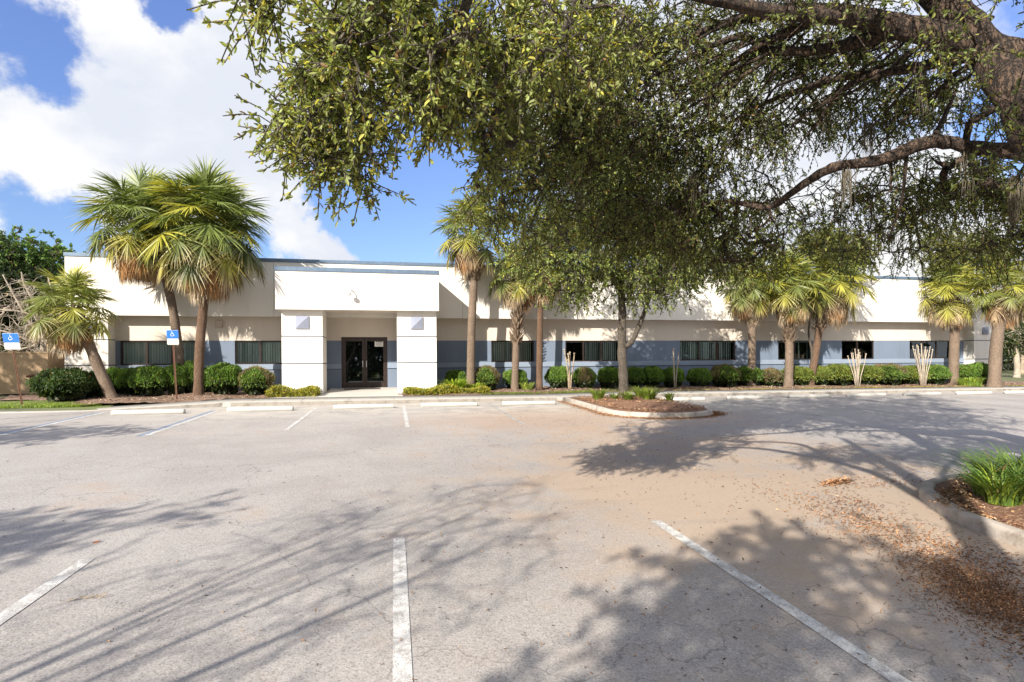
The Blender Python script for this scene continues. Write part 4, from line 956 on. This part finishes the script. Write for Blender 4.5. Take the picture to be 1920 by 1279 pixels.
left = [(120, 20.9, 1.75, 1.02, 'dark', 'wide dark green shrub at the far left corner of the building'), (176, 21.6, 1.05, .9, 'dark', 'dark shrub directly left of the leaning palm trunk'), (214, 22.9, 1.0, 1.02, 'clipped', 'rounded shrub partly behind the leaning palm trunk'), (246, 22.6, .9, 1.0, 'clipped', 'narrow shrub between the leaning palm and the broad round one'),
        (281, 22.3, 1.28, 1.1, 'clipped', 'broad round shrub left of the first parking sign post'), (330, 22.6, .9, 1.15, 'clipped', 'shrub showing left of the pale palm trunk'), (362, 22.9, .8, 1.25, 'clipped', 'tall shrub squeezed between the two palm trunks'), (384, 23.1, .9, 1.0, 'clipped', 'shrub peeking out right behind the tallest palm trunk'), (420, 22.2, 1.3, 1.2, 'clipped', 'boxy bright shrub right of the tallest palm'),
        (480, 22.1, 1.25, 1.02, 'brown', 'round shrub with a brown patch, closest left of the entrance')]
for i, (px, y, w, h, k, l) in enumerate(left): shrub(px, y, w, h, k, l, 'shrubs left of the entrance', i)
ordn = ['first', 'second', 'third', 'fourth', 'fifth', 'sixth', 'seventh', 'eighth', 'ninth', 'tenth', 'eleventh', 'twelfth', 'thirteenth', 'fourteenth', 'fifteenth', 'sixteenth', 'seventeenth', 'eighteenth', 'nineteenth', 'twentieth']
row = [(855, 23.4, 1.0, .85, 'clipped'), (912, 22.8, 1.1, 1.0, 'brown'), (966, 23.4, 1.1, .9, 'clipped'), (1047, 23.3, 1.15, 1.0, 'clipped'), (1095, 23.2, 1.1, .92, 'brown'), (1143, 23.3, 1.15, .98, 'clipped'), (1190, 23.3, 1.0, .95, 'clipped'), (1222, 23.3, 1.05, 1.0, 'clipped'), (1261, 23.3, 1.1, .95, 'clipped'),
       (1311, 23.2, 1.2, .9, 'clipped'), (1358, 23.2, 1.4, 1.02, 'brown'), (1402, 23.2, 1.3, 1.0, 'clipped'), (1444, 23.2, 1.3, .85, 'brown'), (1496, 23.2, 1.4, .95, 'loose'), (1535, 23.2, 1.2, .95, 'loose'), (1570, 23.2, 1.5, 1.05, 'loose'), (1620, 23.1, 1.6, 1.0, 'loose'), (1662, 23.1, 1.7, 1.05, 'brown'), (1705, 23.1, 1.6, .98, 'loose'), (1745, 23.1, 1.6, 1.05, 'clipped'), ]
for i, (px, y, w, h, k) in enumerate(row):
    d = {'brown': 'with brown patches', 'clipped': 'clipped and green', 'loose': 'loose bright green'}[k]
    shrub(px, y, w, h, k, '%s shrub rightward from the entrance in the long row, %s' % (ordn[i], d), 'shrubs right of the entrance', i)
shrub(1808, 23.0, 1.5, 1.05, 'clipped', 'boxy green shrub between the last two palms', 'shrubs right of the entrance', 1)
shrub(1836, 22.6, 1.3, 1.15, 'clipped', 'tall boxy shrub at the end pier, left of the thick palm trunk', 'shrubs right of the entrance', 2)

# ------------------------------------------------------------------ pruned crape myrtles and staked saplings
def sapling(name, px, y, stems, topy, label, cat, r=.03, spread=.5, seed=0, bark='pale_bark', knob=True, group=None):
    q = on_y(px, 700, y); bx, bz = q[0], bed_base(q[0], y); e = empty(name, (bx, y, bz), label, cat, group); rng = random.Random(seed); obs = []
    zt = on_y(px, topy, y)[2]
    for k in range(stems):
        a = (k/(max(stems-1, 1))-.5)*2*spread+rng.uniform(-.05, .05); yo = rng.uniform(-.15, .15); zz = zt-rng.uniform(0, .35)-abs(a)*.35
        pts = [(bx+a*.18, y+yo*.3, bz-.05), (bx+a*.35+rng.uniform(-.02, .02), y+yo*.5, bz+(zz-bz)*.35), (bx+a*.7+rng.uniform(-.04, .04), y+yo, bz+(zz-bz)*.7), (bx+a+rng.uniform(-.03, .03), y+yo, zz)]
        m_ = MB().tube(pts, [r, r*.85, r*.75, r*.7], 7)
        if knob: m_.tube([(pts[3][0], pts[3][1], zz-.03), (pts[3][0], pts[3][1], zz+.02), (pts[3][0], pts[3][1], zz+.05)], [r*.8, r*1.35, r*.8], 7)
        if rng.random() < .5:
            p2 = Vector(pts[2]); m_.tube([p2, p2+Vector((.12*rng.choice((-1, 1)), 0, .22))], [r*.6, r*.5], 6)
        obs.append(m_.build('stem', bark, smooth=True))
    adopt(e, *obs); return e
sapling('crape_myrtle', 1608, 22.3, 9, 652, 'pruned crape myrtle of bare pale stems, left of the other one', 'shrub', .026, .40, 1, group='pruned crape myrtles')
sapling('crape_myrtle', 1731, 22.3, 11, 643, 'pruned crape myrtle of bare pale stems nearer the end palms', 'shrub', .026, .52, 2, group='pruned crape myrtles')
sapling('crape_myrtle', 1068, 22.4, 4, 648, 'thin bare crape myrtle before the window left of the young oak', 'shrub', .035, .17, 3, 'wood', group='thin bare saplings')
sapling('crape_myrtle', 1265, 22.3, 3, 652, 'thin bare crape myrtle right of the young oak', 'shrub', .03, .09, 4, group='thin bare saplings')

# ------------------------------------------------------------------ strap-leaved plants, low shrubs, grass
def blades(n, R, H, rng, w=.012, ell=(1, 1), col=(.10, .17, .03), seg=4, arch=1.0, yellow=.15):
    a = rng.random(n)*2*math.pi; s = np.sqrt(rng.random(n))*R; base = np.stack([s*np.cos(a)*ell[0], s*np.sin(a)*ell[1], np.zeros(n)], 1)
    d = np.stack([np.cos(a)+rng.normal(0, .45, n), np.sin(a)+rng.normal(0, .45, n), np.zeros(n)], 1); d = unit(d); h = H*(.55+.6*rng.random(n)); out = (.25+.75*rng.random(n))*arch*h
    side = np.cross(d, np.array((0, 0, 1.))); V = np.zeros((n, (seg+1)*2, 3)); C = np.zeros_like(V); tone = shade_cols(n, col, rng, .25, yellow)
    for j in range(seg+1):
        t = j/seg; q = base+d*(out*t**1.6)[:, None]+np.array((0, 0, 1))*(h*(1.45*t-.62*t*t))[:, None]; ww = w*(1-t)**.6+.001
        V[:, 2*j] = q-side*ww; V[:, 2*j+1] = q+side*ww; C[:, 2*j] = C[:, 2*j+1] = tone*(1+.25*t)
    m = (seg+1)*2; b = (np.arange(n)*m)[:, None]; j = np.arange(seg)[None]*2
    Fc = np.stack([b+j, b+j+1, b+j+3, b+j+2], 2).reshape(-1, 4)
    return V.reshape(-1, 3), Fc, C.reshape(-1, 3).clip(0, 1)
def clump(name, loc, n, R, H, label, cat, seed, **kw):
    rng = np.random.default_rng(seed); V, Fc, C = blades(n, R, H, rng, **kw)
    o = mesh_np(name, V, Fc, 'grass_blade', col=C); o.location = tuple(loc); return tag(o, label, cat, kw.get('group'))
for (px, py, R, H, n, lab, sd) in ((1880, 940, .16, .44, 260, 'lush liriope clump at the right edge of the near island', 1), (1945, 935, .2, .5, 320, 'liriope clump cut by the right edge of the photo', 2), (1838, 925, .05, .42, 26, 'thin pale stray tuft of blades nearest the tip of the near island', 3), (1912, 905, .18, .46, 280, 'dark liriope clump at the back of the near island', 4), (1860, 905, .13, .40, 240, 'smaller liriope clump near the far kerb of the near island', 20)):
    q = on_ground(px, py, .2); clump('liriope', (q[0], q[1], q[2]-.02), n, R, H, lab, 'plant', sd, w=.0105, col=(.10, .165, .035), yellow=.25, arch=1.9, seg=6)
for (x, y, R, H, n, lab, sd) in ((6.75, 17.6, .16, .42, 170, 'strappy green plant left of the young oak trunk', 5), (7.5, 16.9, .14, .36, 150, 'low strappy plant before the young oak trunk', 6), (8.3, 17.0, .18, .46, 230, 'strappy plant right of the young oak trunk', 7), (8.95, 16.8, .10, .32, 90, 'small pale tuft at the right of the tree island', 8), (8.45, 18.0, .14, .50, 150, 'strappy plant behind the young oak trunk', 9), (7.2, 17.3, .10, .30, 80, 'small tuft between the young oak and the left strappy plant', 15)):
    clump('strap_plant', (x, y, g(x, y)+.2), n, R, H, lab, 'plant', sd, w=.012, col=(.13, .19, .035), yellow=.3, arch=1.4)
q = on_y(853, 720, 21.7); clump('fern', (q[0], 21.7, bed_base(q[0], 21.7)), 420, .3, .62, 'bright green ferny clump before the first palm right of the entrance', 'plant', 16, w=.018, col=(.20, .30, .04), yellow=.3)
q = on_y(890, 720, 22.0); clump('fern', (q[0], 22.0, bed_base(q[0], 22.0)), 300, .3, .42, 'ferny clump at the foot of the first palm right of the entrance', 'plant', 17, w=.018, col=(.20, .28, .04), yellow=.4)
q = on_y(590*1.675, 720, 22.3); clump('fern', (q[0], 22.3, bed_base(q[0], 22.3)), 120, .2, .42, 'thin fern tuft right of the ragged collared palm', 'plant', 18, w=.014, col=(.22, .30, .08), yellow=.3)
q = on_y(1818, 720, 21.9); clump('fern', (q[0], 21.9, bed_base(q[0], 21.9)), 300, .45, .5, 'light green ferny clump left of the thick palm', 'plant', 19, w=.018, col=(.20, .29, .06), yellow=.3)
def low_bed(name, x0, x1, y0, y1, h, n, col, label, seed, yellow=.4):
    rng = np.random.default_rng(seed); X = x0+(x1-x0)*rng.random(n); Y = y0+(y1-y0)*rng.random(n); u_ = np.abs((X-x0)/(x1-x0)*2-1)
    Z = g(X, Y)+.15+h*rng.random(n)*(1-.5*u_**3)*(.7+.3*np.sin(X*4)); P = np.stack([X, Y, Z], 1)
    D = unit(rng.normal(size=(n, 3))*.7+np.array((0, 0, .9))); V, Fc = leaves(P, D, .10*(.6+.8*rng.random(n)), .035*(.6+.8*rng.random(n)), rng)
    o = mesh_np(name, V, Fc, 'leaf', col=np.repeat(shade_cols(n, col, rng, .25, yellow), 6, 0), loc=((x0+x1)/2, (y0+y1)/2, float(g(x0, y0))+.15)); tag(o, label, 'plant')
low_bed('ground_cover', -4.45, -2.75, 20.75, 21.75, .42, 5200, (.22, .23, .045), 'low yellow-green plants before the left entrance pier', 41)
low_bed('ground_cover', .35, 3.6, 20.95, 21.75, .34, 7600, (.24, .26, .05), 'long low yellow-green planting right of the entrance slab', 42)
def turf(name, x0, x1, y0f, y1f, n, H, label, seed, col=(.12, .17, .035), up=.12):
    rng = np.random.default_rng(seed); V, Fc, C = blades(n, 1, H, rng, w=.006, col=col, seg=2, arch=.6, yellow=.3)
    X = x0+(x1-x0)*rng.random(n); Y0_ = np.array([y0f(x) for x in X]); Y1_ = np.array([y1f(x) for x in X]); Y = Y0_+(Y1_-Y0_)*rng.random(n)
    off = np.stack([X, Y, g(X, Y)+up], 1); base = V.reshape(n, 6, 3); base = base-base[:, :1]*np.array((1, 1, 0)); V = (base+off[:, None]).reshape(-1, 3)
    tag(mesh_np(name, V, Fc, 'grass_blade', col=C), label, None, None, 'stuff')
turf('grass', -16, -9.0, lambda x: pl(BACK, x)+.02, lambda x: pl(BACK, x)+2.0*min(1, max(.05, (-9.4-x)/1.4)), 22000, .09, 'short green lawn beside the accessible stalls', 51, (.17, .25, .05), up=.06)
turf('grass', 3.2, 9.5, lambda x: pl(BACK, x)+.02, lambda x: pl(BACK, x)+.55, 5000, .08, 'thin strip of grass between sidewalk and mulch', 52, up=.15)
turf('grass', 9.5, 34., lambda x: pl(BACK, x)+.02, lambda x: pl(BACK, x)+.45, 7000, .06, 'dry grass along the right sidewalk', 53, (.22, .20, .07), up=.15)
o = grid_sheet('lawn', -34, -8.7, 18.7, 24.8, 50, 14, lambda X, Y: g(X, Y)+.03+.09*np.clip((Y-19.2)/1., 0, 1), 'lawn'); struct(o)

# ------------------------------------------------------------------ litter: chips in the bed, leaves on the asphalt
def scatter(name, X, Y, Z, size, cols, label, seed, flat=.25, asp=.45):
    rng = np.random.default_rng(seed); n = len(X); P = np.stack([X, Y, Z], 1); an = rng.random(n)*6.283
    D = np.stack([np.cos(an), np.sin(an), rng.normal(0, flat, n)], 1); L = size*(.6+.8*rng.random(n))
    d = unit(D); up_v = unit(np.stack([rng.normal(0, flat, n), rng.normal(0, flat, n), np.ones(n)], 1)); S = unit(np.cross(d, up_v)); Nn = np.cross(S, d); W_ = (L*asp)[:, None]; L_ = L[:, None]
    V = np.stack([P, P+d*L_*.35+S*W_*.5+Nn*.002, P+d*L_*.75+S*W_*.35+Nn*.006, P+d*L_, P+d*L_*.75-S*W_*.35+Nn*.002, P+d*L_*.35-S*W_*.5+Nn*.006], 1).reshape(-1, 3)
    b = np.arange(n)*6; Fc = np.stack([np.stack([b, b+1, b+2, b+3], 1), np.stack([b, b+3, b+4, b+5], 1)], 1).reshape(-1, 4)
    ci = rng.integers(0, len(cols), n); C = np.array(cols)[ci]*(1+rng.normal(0, .2, (n, 1)))
    tag(mesh_np(name, V, Fc, 'litter', col=np.repeat(C.clip(0, 1), 6, 0)), label, None, None, 'stuff')
rng = np.random.default_rng(77); n = 26000
X = rng.uniform(-10, 33, n); u_ = rng.random(n); Yb = np.interp(X, [p[0] for p in BACK], [p[1] for p in BACK]); Y = Yb+.1+(24-Yb)*u_
keep = ~((X > -4.4) & (X < .3) & (Y > 20.3)); X, Y = X[keep], Y[keep]
scatter('mulch_chips', X, Y, bed_z(X, Y)+.02+.03*np.sin(X*2.1+Y*1.3), .07, [(.34, .25, .18), (.22, .13, .08), (.45, .36, .28), (.16, .09, .055)], 'brown bark chips and dead leaves over the bed', 1, .35, .35)
n = 5200; X = rng.uniform(6.2, 9.2, n); Y = rng.uniform(14.1, 19.2, n); kk = (Y > 15.2) | (((X-7.675)/1.45)**2+((Y-15.2)/1.15)**2 < 1); X, Y = X[kk], Y[kk]; scatter('leaf_litter', X, Y, g(X, Y)+.19+.05*(np.hypot(X-7.7, (Y-17)/1.5) < 1), .06, [(.38, .22, .13), (.25, .13, .07), (.42, .30, .2)], 'dead leaves on the tree island', 2)
n = 9000; X = rng.uniform(5.95, 9.5, n); Y = rng.uniform(2.5, 6.1, n); kk = (X-5.9 > .12) & (np.hypot(X-7.6, Y-4.4) < 3) & (Y < 5.2+.55*(X-6)); X, Y = X[kk], Y[kk]
scatter('leaf_litter', X, Y, g(X, Y)+.14+.05*np.clip((X-6)/1.5, 0, 1), .045, [(.45, .27, .15), (.28, .15, .08), (.5, .36, .24), (.2, .11, .06)], 'dead oak leaves on the near island', 3)
# sparse leaves over the lot
n = 7000; X = rng.uniform(-7, 13, n); Y = 2.0+15*rng.random(n)**1.3; pk = rng.random(n) < np.clip(.12+.9*np.exp(-((X-5)/4)**2), 0, 1); X, Y = X[pk], Y[pk]
scatter('fallen_leaves', X, Y, g(X, Y)+.008, .026, [(.30, .16, .08), (.14, .09, .06), (.40, .26, .15), (.10, .07, .05)], 'small dead oak leaves scattered over the asphalt', 4, .35, .4)
def drift(cx, cy, rx, ry, n, ang, lab, seed, size=.035):
    r_ = np.random.default_rng(seed); a = r_.normal(0, .5, n)*rx; b = r_.normal(0, .5, n)*ry; X = cx+a*math.cos(ang)-b*math.sin(ang); Y = cy+a*math.sin(ang)+b*math.cos(ang); kk = ~((X > 5.72) & (Y < 6.3)); X, Y = X[kk], Y[kk]
    scatter('leaf_drift', X, Y, g(X, Y)+.008+.02*r_.random(len(X))**2, size, [(.40, .20, .10), (.27, .14, .075), (.45, .28, .17), (.19, .10, .055)], lab, seed, .4, .3)
q = on_ground(1860, 1125); drift(q[0], q[1], 1.0, .42, 7500, rad(60), 'thick brown drift of dead leaves at the lower right', 5, .022)
q = on_ground(1700, 1040); drift(q[0], q[1], 1.7, .5, 1500, rad(70), 'thin rusty drift of leaves beside the near island', 6, .022)
q = on_ground(1570, 905); drift(q[0], q[1], .35, .10, 260, rad(20), 'small pile of orange pine straw on the open asphalt', 7, .07)
q = on_ground(1660, 930); drift(q[0], q[1], 1.6, .6, 1300, rad(25), 'scattered rusty leaves left of the island tip', 8)
_r = np.random.default_rng(9); a_ = math.pi+math.pi*_r.random(3600); rr2 = 1+np.abs(_r.normal(0, .10, 3600)); X = 7.675+(1.66*rr2)*np.cos(a_); Y = 13.85+1.3+(1.34*rr2)*np.sin(a_)
X2 = 5.98-np.abs(_r.normal(0, .16, 1500)); Y2 = 15+4.2*_r.random(1500); X = np.concatenate([X, X2]); Y = np.concatenate([Y, Y2])
scatter('leaf_drift', X, Y, g(X, Y)+.008+.02*_r.random(len(X))**2, .04, [(.36, .18, .09), (.24, .12, .06), (.45, .27, .15)], 'rusty leaves swept against the tree island kerb', 9, .4, .3)
drift(5.3, 3.2, .45, 3.2, 2600, rad(8), 'brown leaves caught along the near island kerb', 10)
# dead twig
q = on_ground(152, 1124); r_ = random.Random(3); mb = MB(); z = q[2]+.01
for k in range(9):
    a = (q[0]-.08+.025*k, q[1]-.02+r_.uniform(-.02, .03), z); mb.tube([a, (a[0]+r_.uniform(.02, .07), a[1]+r_.uniform(-.03, .04), z+r_.uniform(0, .02))], .0035, 4)
o = mb.build('oak_twig', 'wood', loc=tuple(q)); tag(o, 'small dead twig lying between the two left stall lines', 'twig')
q = on_ground(172, 1019); rng2 = np.random.default_rng(9); V, Fc = leaves(np.array([[0, 0, .01]]), np.array([[1, .3, .1]]), np.array([.07]), np.array([.035]), rng2)
o = mesh_np('dead_leaf', V, Fc, 'litter', col=np.tile(np.array((.20, .09, .06)), (6, 1))); o.location = tuple(q); tag(o, 'single reddish brown leaf above the left stall line', 'leaf')

# ------------------------------------------------------------------ background trees
def far_tree(label, c, r, h0, seed, col, n=260, leaf=.22, name='broadleaf_tree', grp='woods trees behind the enclosure', bare=False, bark='grey_bark', yellow=.15):
    bx, by = c[0], c[1]; bz = float(g(bx, by))-.1
    lim = [([(bx, by, bz), (bx+.1, by, bz+h0*.3), (bx-.1, by, c[2]-r[2]*.5), (c[0], c[1], c[2]+r[2]*.4)], [.25, .2, .15, .05])]
    bl = [(c, r, n//2), ((c[0]-r[0]*.5, c[1], c[2]-r[2]*.3), tuple(v*.55 for v in r), n//4), ((c[0]+r[0]*.45, c[1], c[2]+r[2]*.2), tuple(v*.6 for v in r), n//4)]
    tree(name, label, 'tree', (bx, by, bz), lim, blob_points(bl, seed), bark, col, seed, sprays=5, spray_r=.9, nleaf=16, leaf=(leaf, leaf*.55), twig_len=.8, r_tip=.02, twig_r=.012, group=grp, leafless=bare, yellow=yellow, maxr=.1)
c = on_y(25, 535, 44); far_tree('tall green tree at the far left edge behind the bare one', tuple(c), (3.6, 3, 3.6), 6, 61, (.12, .20, .055), 300)
c = on_y(95, 548, 46); far_tree('green tree just left of the building roof corner', tuple(c), (2.8, 3, 3.2), 6, 62, (.10, .17, .05), 240)
c = on_y(-90, 530, 42); far_tree('tree cut off by the left edge of the photo', tuple(c), (4, 3, 4), 6, 63, (.05, .09, .03), 200)
c = on_y(40, 590, 37); far_tree('dark low tree filling the gap above the enclosure', tuple(c), (5.5, 2, 2.6), 3, 64, (.03, .045, .02), 260, .25)
# bare pale tree
bx, by = on_y(82, 650, 29)[0], 29.; bz = float(g(bx, by)); r_ = random.Random(8); lim = [([(bx, by, bz-.1), (bx, by, bz+1.5), tuple(on_y(80, 610, 29)), tuple(on_y(72, 560, 29))], [.16, .14, .12, .08])]
for (p1, p2, p3) in (((60, 610), (30, 560), (5, 515)), ((95, 600), (100, 560), (90, 520)), ((60, 640), (20, 625), (-20, 615)), ((95, 640), (118, 620), (122, 600)), ((70, 600), (40, 585), (-10, 580)), ((100, 650), (122, 655), (130, 665)), ((66, 575), (45, 530), (40, 510)), ((60, 650), (25, 655), (0, 645))):
    lim.append(([tuple(on_y(80, 635, 29)), tuple(on_y(*p1, 28.8)), tuple(on_y(*p2, 28.5)), tuple(on_y(*p3, 28.3))], [.08, .06, .045, .02]))
att = blob_points([(tuple(on_y(55, 600, 28.8)), (2.2, 1.0, 2.0), 105), (tuple(on_y(95, 640, 28.8)), (1.2, .8, .9), 40)], 9)
tree('bare_tree', 'bare pale-branched tree rising behind the tan enclosure', 'tree', (bx, by, bz), lim, att, 'pale_bark', OAK, 65, leafless=True, sprays=3, spray_r=.5, twig_len=.7, twig_r=.009, r_tip=.013)
# right of the building
c = on_y(1915, 520, 42); far_tree('grey-brown bare tree right of the end palm', tuple(c), (3.2, 2.5, 4.5), 6, 66, OAK, 260, .2, 'bare_tree', 'trees beyond the right end', True, 'wood')
c = on_y(1990, 560, 38); far_tree('bare tree cut off by the right edge of the photo', tuple(c), (3.4, 2.5, 4.5), 6, 67, OAK, 200, .2, 'bare_tree', 'trees beyond the right end', True, 'grey_bark')
c = on_y(1905, 625, 33); far_tree('dark green small tree at the right edge below the bare trees', tuple(c), (1.5, 1.2, 1.0), 2, 68, (.05, .08, .025), 120, .15, 'broadleaf_tree', 'trees beyond the right end', False, 'pale_bark')
# woods mass far behind, and one added unseen behind the camera to darken the glass
def woods(name, path, h0, h1, n, col, label, seed, leaf=.6):
    rng = np.random.default_rng(seed); P = []; path = np.array(path, float)
    sl = np.linalg.norm(np.diff(path, axis=0), axis=1); cum = np.concatenate([[0], np.cumsum(sl)]); s = rng.random(n)*cum[-1]
    X = np.interp(s, cum, path[:, 0])+rng.normal(0, 2.5, n); Y = np.interp(s, cum, path[:, 1])+rng.normal(0, 2.5, n)
    top = h0+(h1-h0)*(.5+.5*np.sin(s*.35+seed)*np.cos(s*.13)); Z = g(X, Y)+top*rng.random(n)**.8
    D = unit(rng.normal(size=(n, 3))); V, Fc = leaves(np.stack([X, Y, Z], 1), D, leaf*(.5+rng.random(n)), leaf*.8*(.5+rng.random(n)), rng)
    tag(mesh_np(name, V, Fc, 'leaf', col=np.repeat(shade_cols(n, col, rng, .3, .15), 6, 0)), label, None, None, 'stuff')
woods('woods', [(-70, 40), (-40, 50), (-16, 52)], 5, 7.5, 12000, (.045, .07, .025), 'dark woods far behind on the left', 71)
woods('woods', [(36, 56), (60, 60), (90, 50)], 6, 9, 12000, (.06, .07, .035), 'brownish woods far behind on the right', 72)
woods('woods', [(-60, -5), (-45, -35), (-5, -46), (40, -44), (70, -20)], 7, 12, 26000, (.035, .055, .02), 'unseen woods added behind the camera to darken the glass', 73, 1.1)

# ------------------------------------------------------------------ trees outside the frame whose shade falls on the lot
def outside(label, cx, t, blobs, seed, bark='grey_bark', name='oak_tree', trunk_r=.2, leafless=False, leaf=(.09, .04), n=5):
    b = np.array(cw(cx, t, 0)); b[2] = float(g(b[0], b[1])); bl = [(cw(*c), r, k) for c, r, k in blobs]; m = np.array(bl[0][0])
    lim = [([tuple(b-np.array((0, 0, .2))), tuple(b+np.array((0, 0, 1.5))), tuple(b*.3+m*.7-np.array((0, 0, .8))), tuple(m)], [trunk_r, trunk_r*.85, trunk_r*.5, trunk_r*.2])]
    tree(name, label, 'tree', b, lim, blob_points(bl, seed), bark, OAK, seed, sprays=n, spray_r=.5, nleaf=14, leaf=leaf, twig_len=.4, r_tip=.008, leafless=leafless, group='trees behind and beside the photographer')
outside('oak behind the photographer', -3.4, -5.0, [((-2.6, -3.6, 5.2), (1.2, 1.0, .8), 70), ((-1.3, -3.9, 5.2), (.8, .7, .6), 34), ((-3.7, -4.7, 4.6), (1.0, .8, .9), 40), ((-.7, -3.4, 5.0), (.7, .5, .5), 24)], 81)
outside('oak left of the photographer past the accessible stalls', -17.5, 4.5, [((-15, 5.2, 4.4), (1.8, 1.6, 1.0), 90), ((-12.9, 6.3, 4.1), (1.3, .9, .45), 30)], 82)
outside('oak beside the utility enclosure, outside the left edge', -23.5, 12.5, [((-23.2, 12.6, 5.6), (3.0, 2.2, 1.9), 190), ((-20.5, 13.4, 6.0), (1.6, 1.4, 1.2), 60)], 85)
outside('oak behind the photographer on the left', -10.5, -3.5, [((-9.6, -2.2, 5.0), (1.4, .9, .8), 60)], 83)
# multi-stemmed bare crape myrtle behind the photographer
b = np.array(cw(-5.2, -1.6, 0)); b[2] = float(g(b[0], b[1])); r_ = random.Random(12); lim = []
for k in range(9):
    a = k/9*6.283+r_.uniform(-.3, .3); sp = r_.uniform(.3, 1.7); h = r_.uniform(4.2, 5.6)
    e1 = b+np.array((math.cos(a)*.1, math.sin(a)*.1, -.1)); e2 = b+np.array((math.cos(a)*sp*.3, math.sin(a)*sp*.3, h*.4)); e3 = b+np.array((math.cos(a)*sp*.7+r_.uniform(-.3, .3), math.sin(a)*sp*.7+r_.uniform(-.3, .3), h*.75)); e4 = b+np.array((math.cos(a)*sp*1.1, math.sin(a)*sp*1.1, h))
    lim.append(([tuple(e1), tuple(e2), tuple(e3), tuple(e4)], [.036, .024, .014, .006]))
att = blob_points([(tuple(b+np.array((0, 0, 4.4))), (1.7, 1.7, 1.7), 190)], 14)
tree('crape_myrtle', 'tall bare multi-stemmed crape myrtle behind the photographer', 'tree', b, lim, att, 'pale_bark', OAK, 84, leafless=True, sprays=3, spray_r=.3, twig_len=.5, group='trees behind and beside the photographer', r_tip=.004, twig_r=.003)
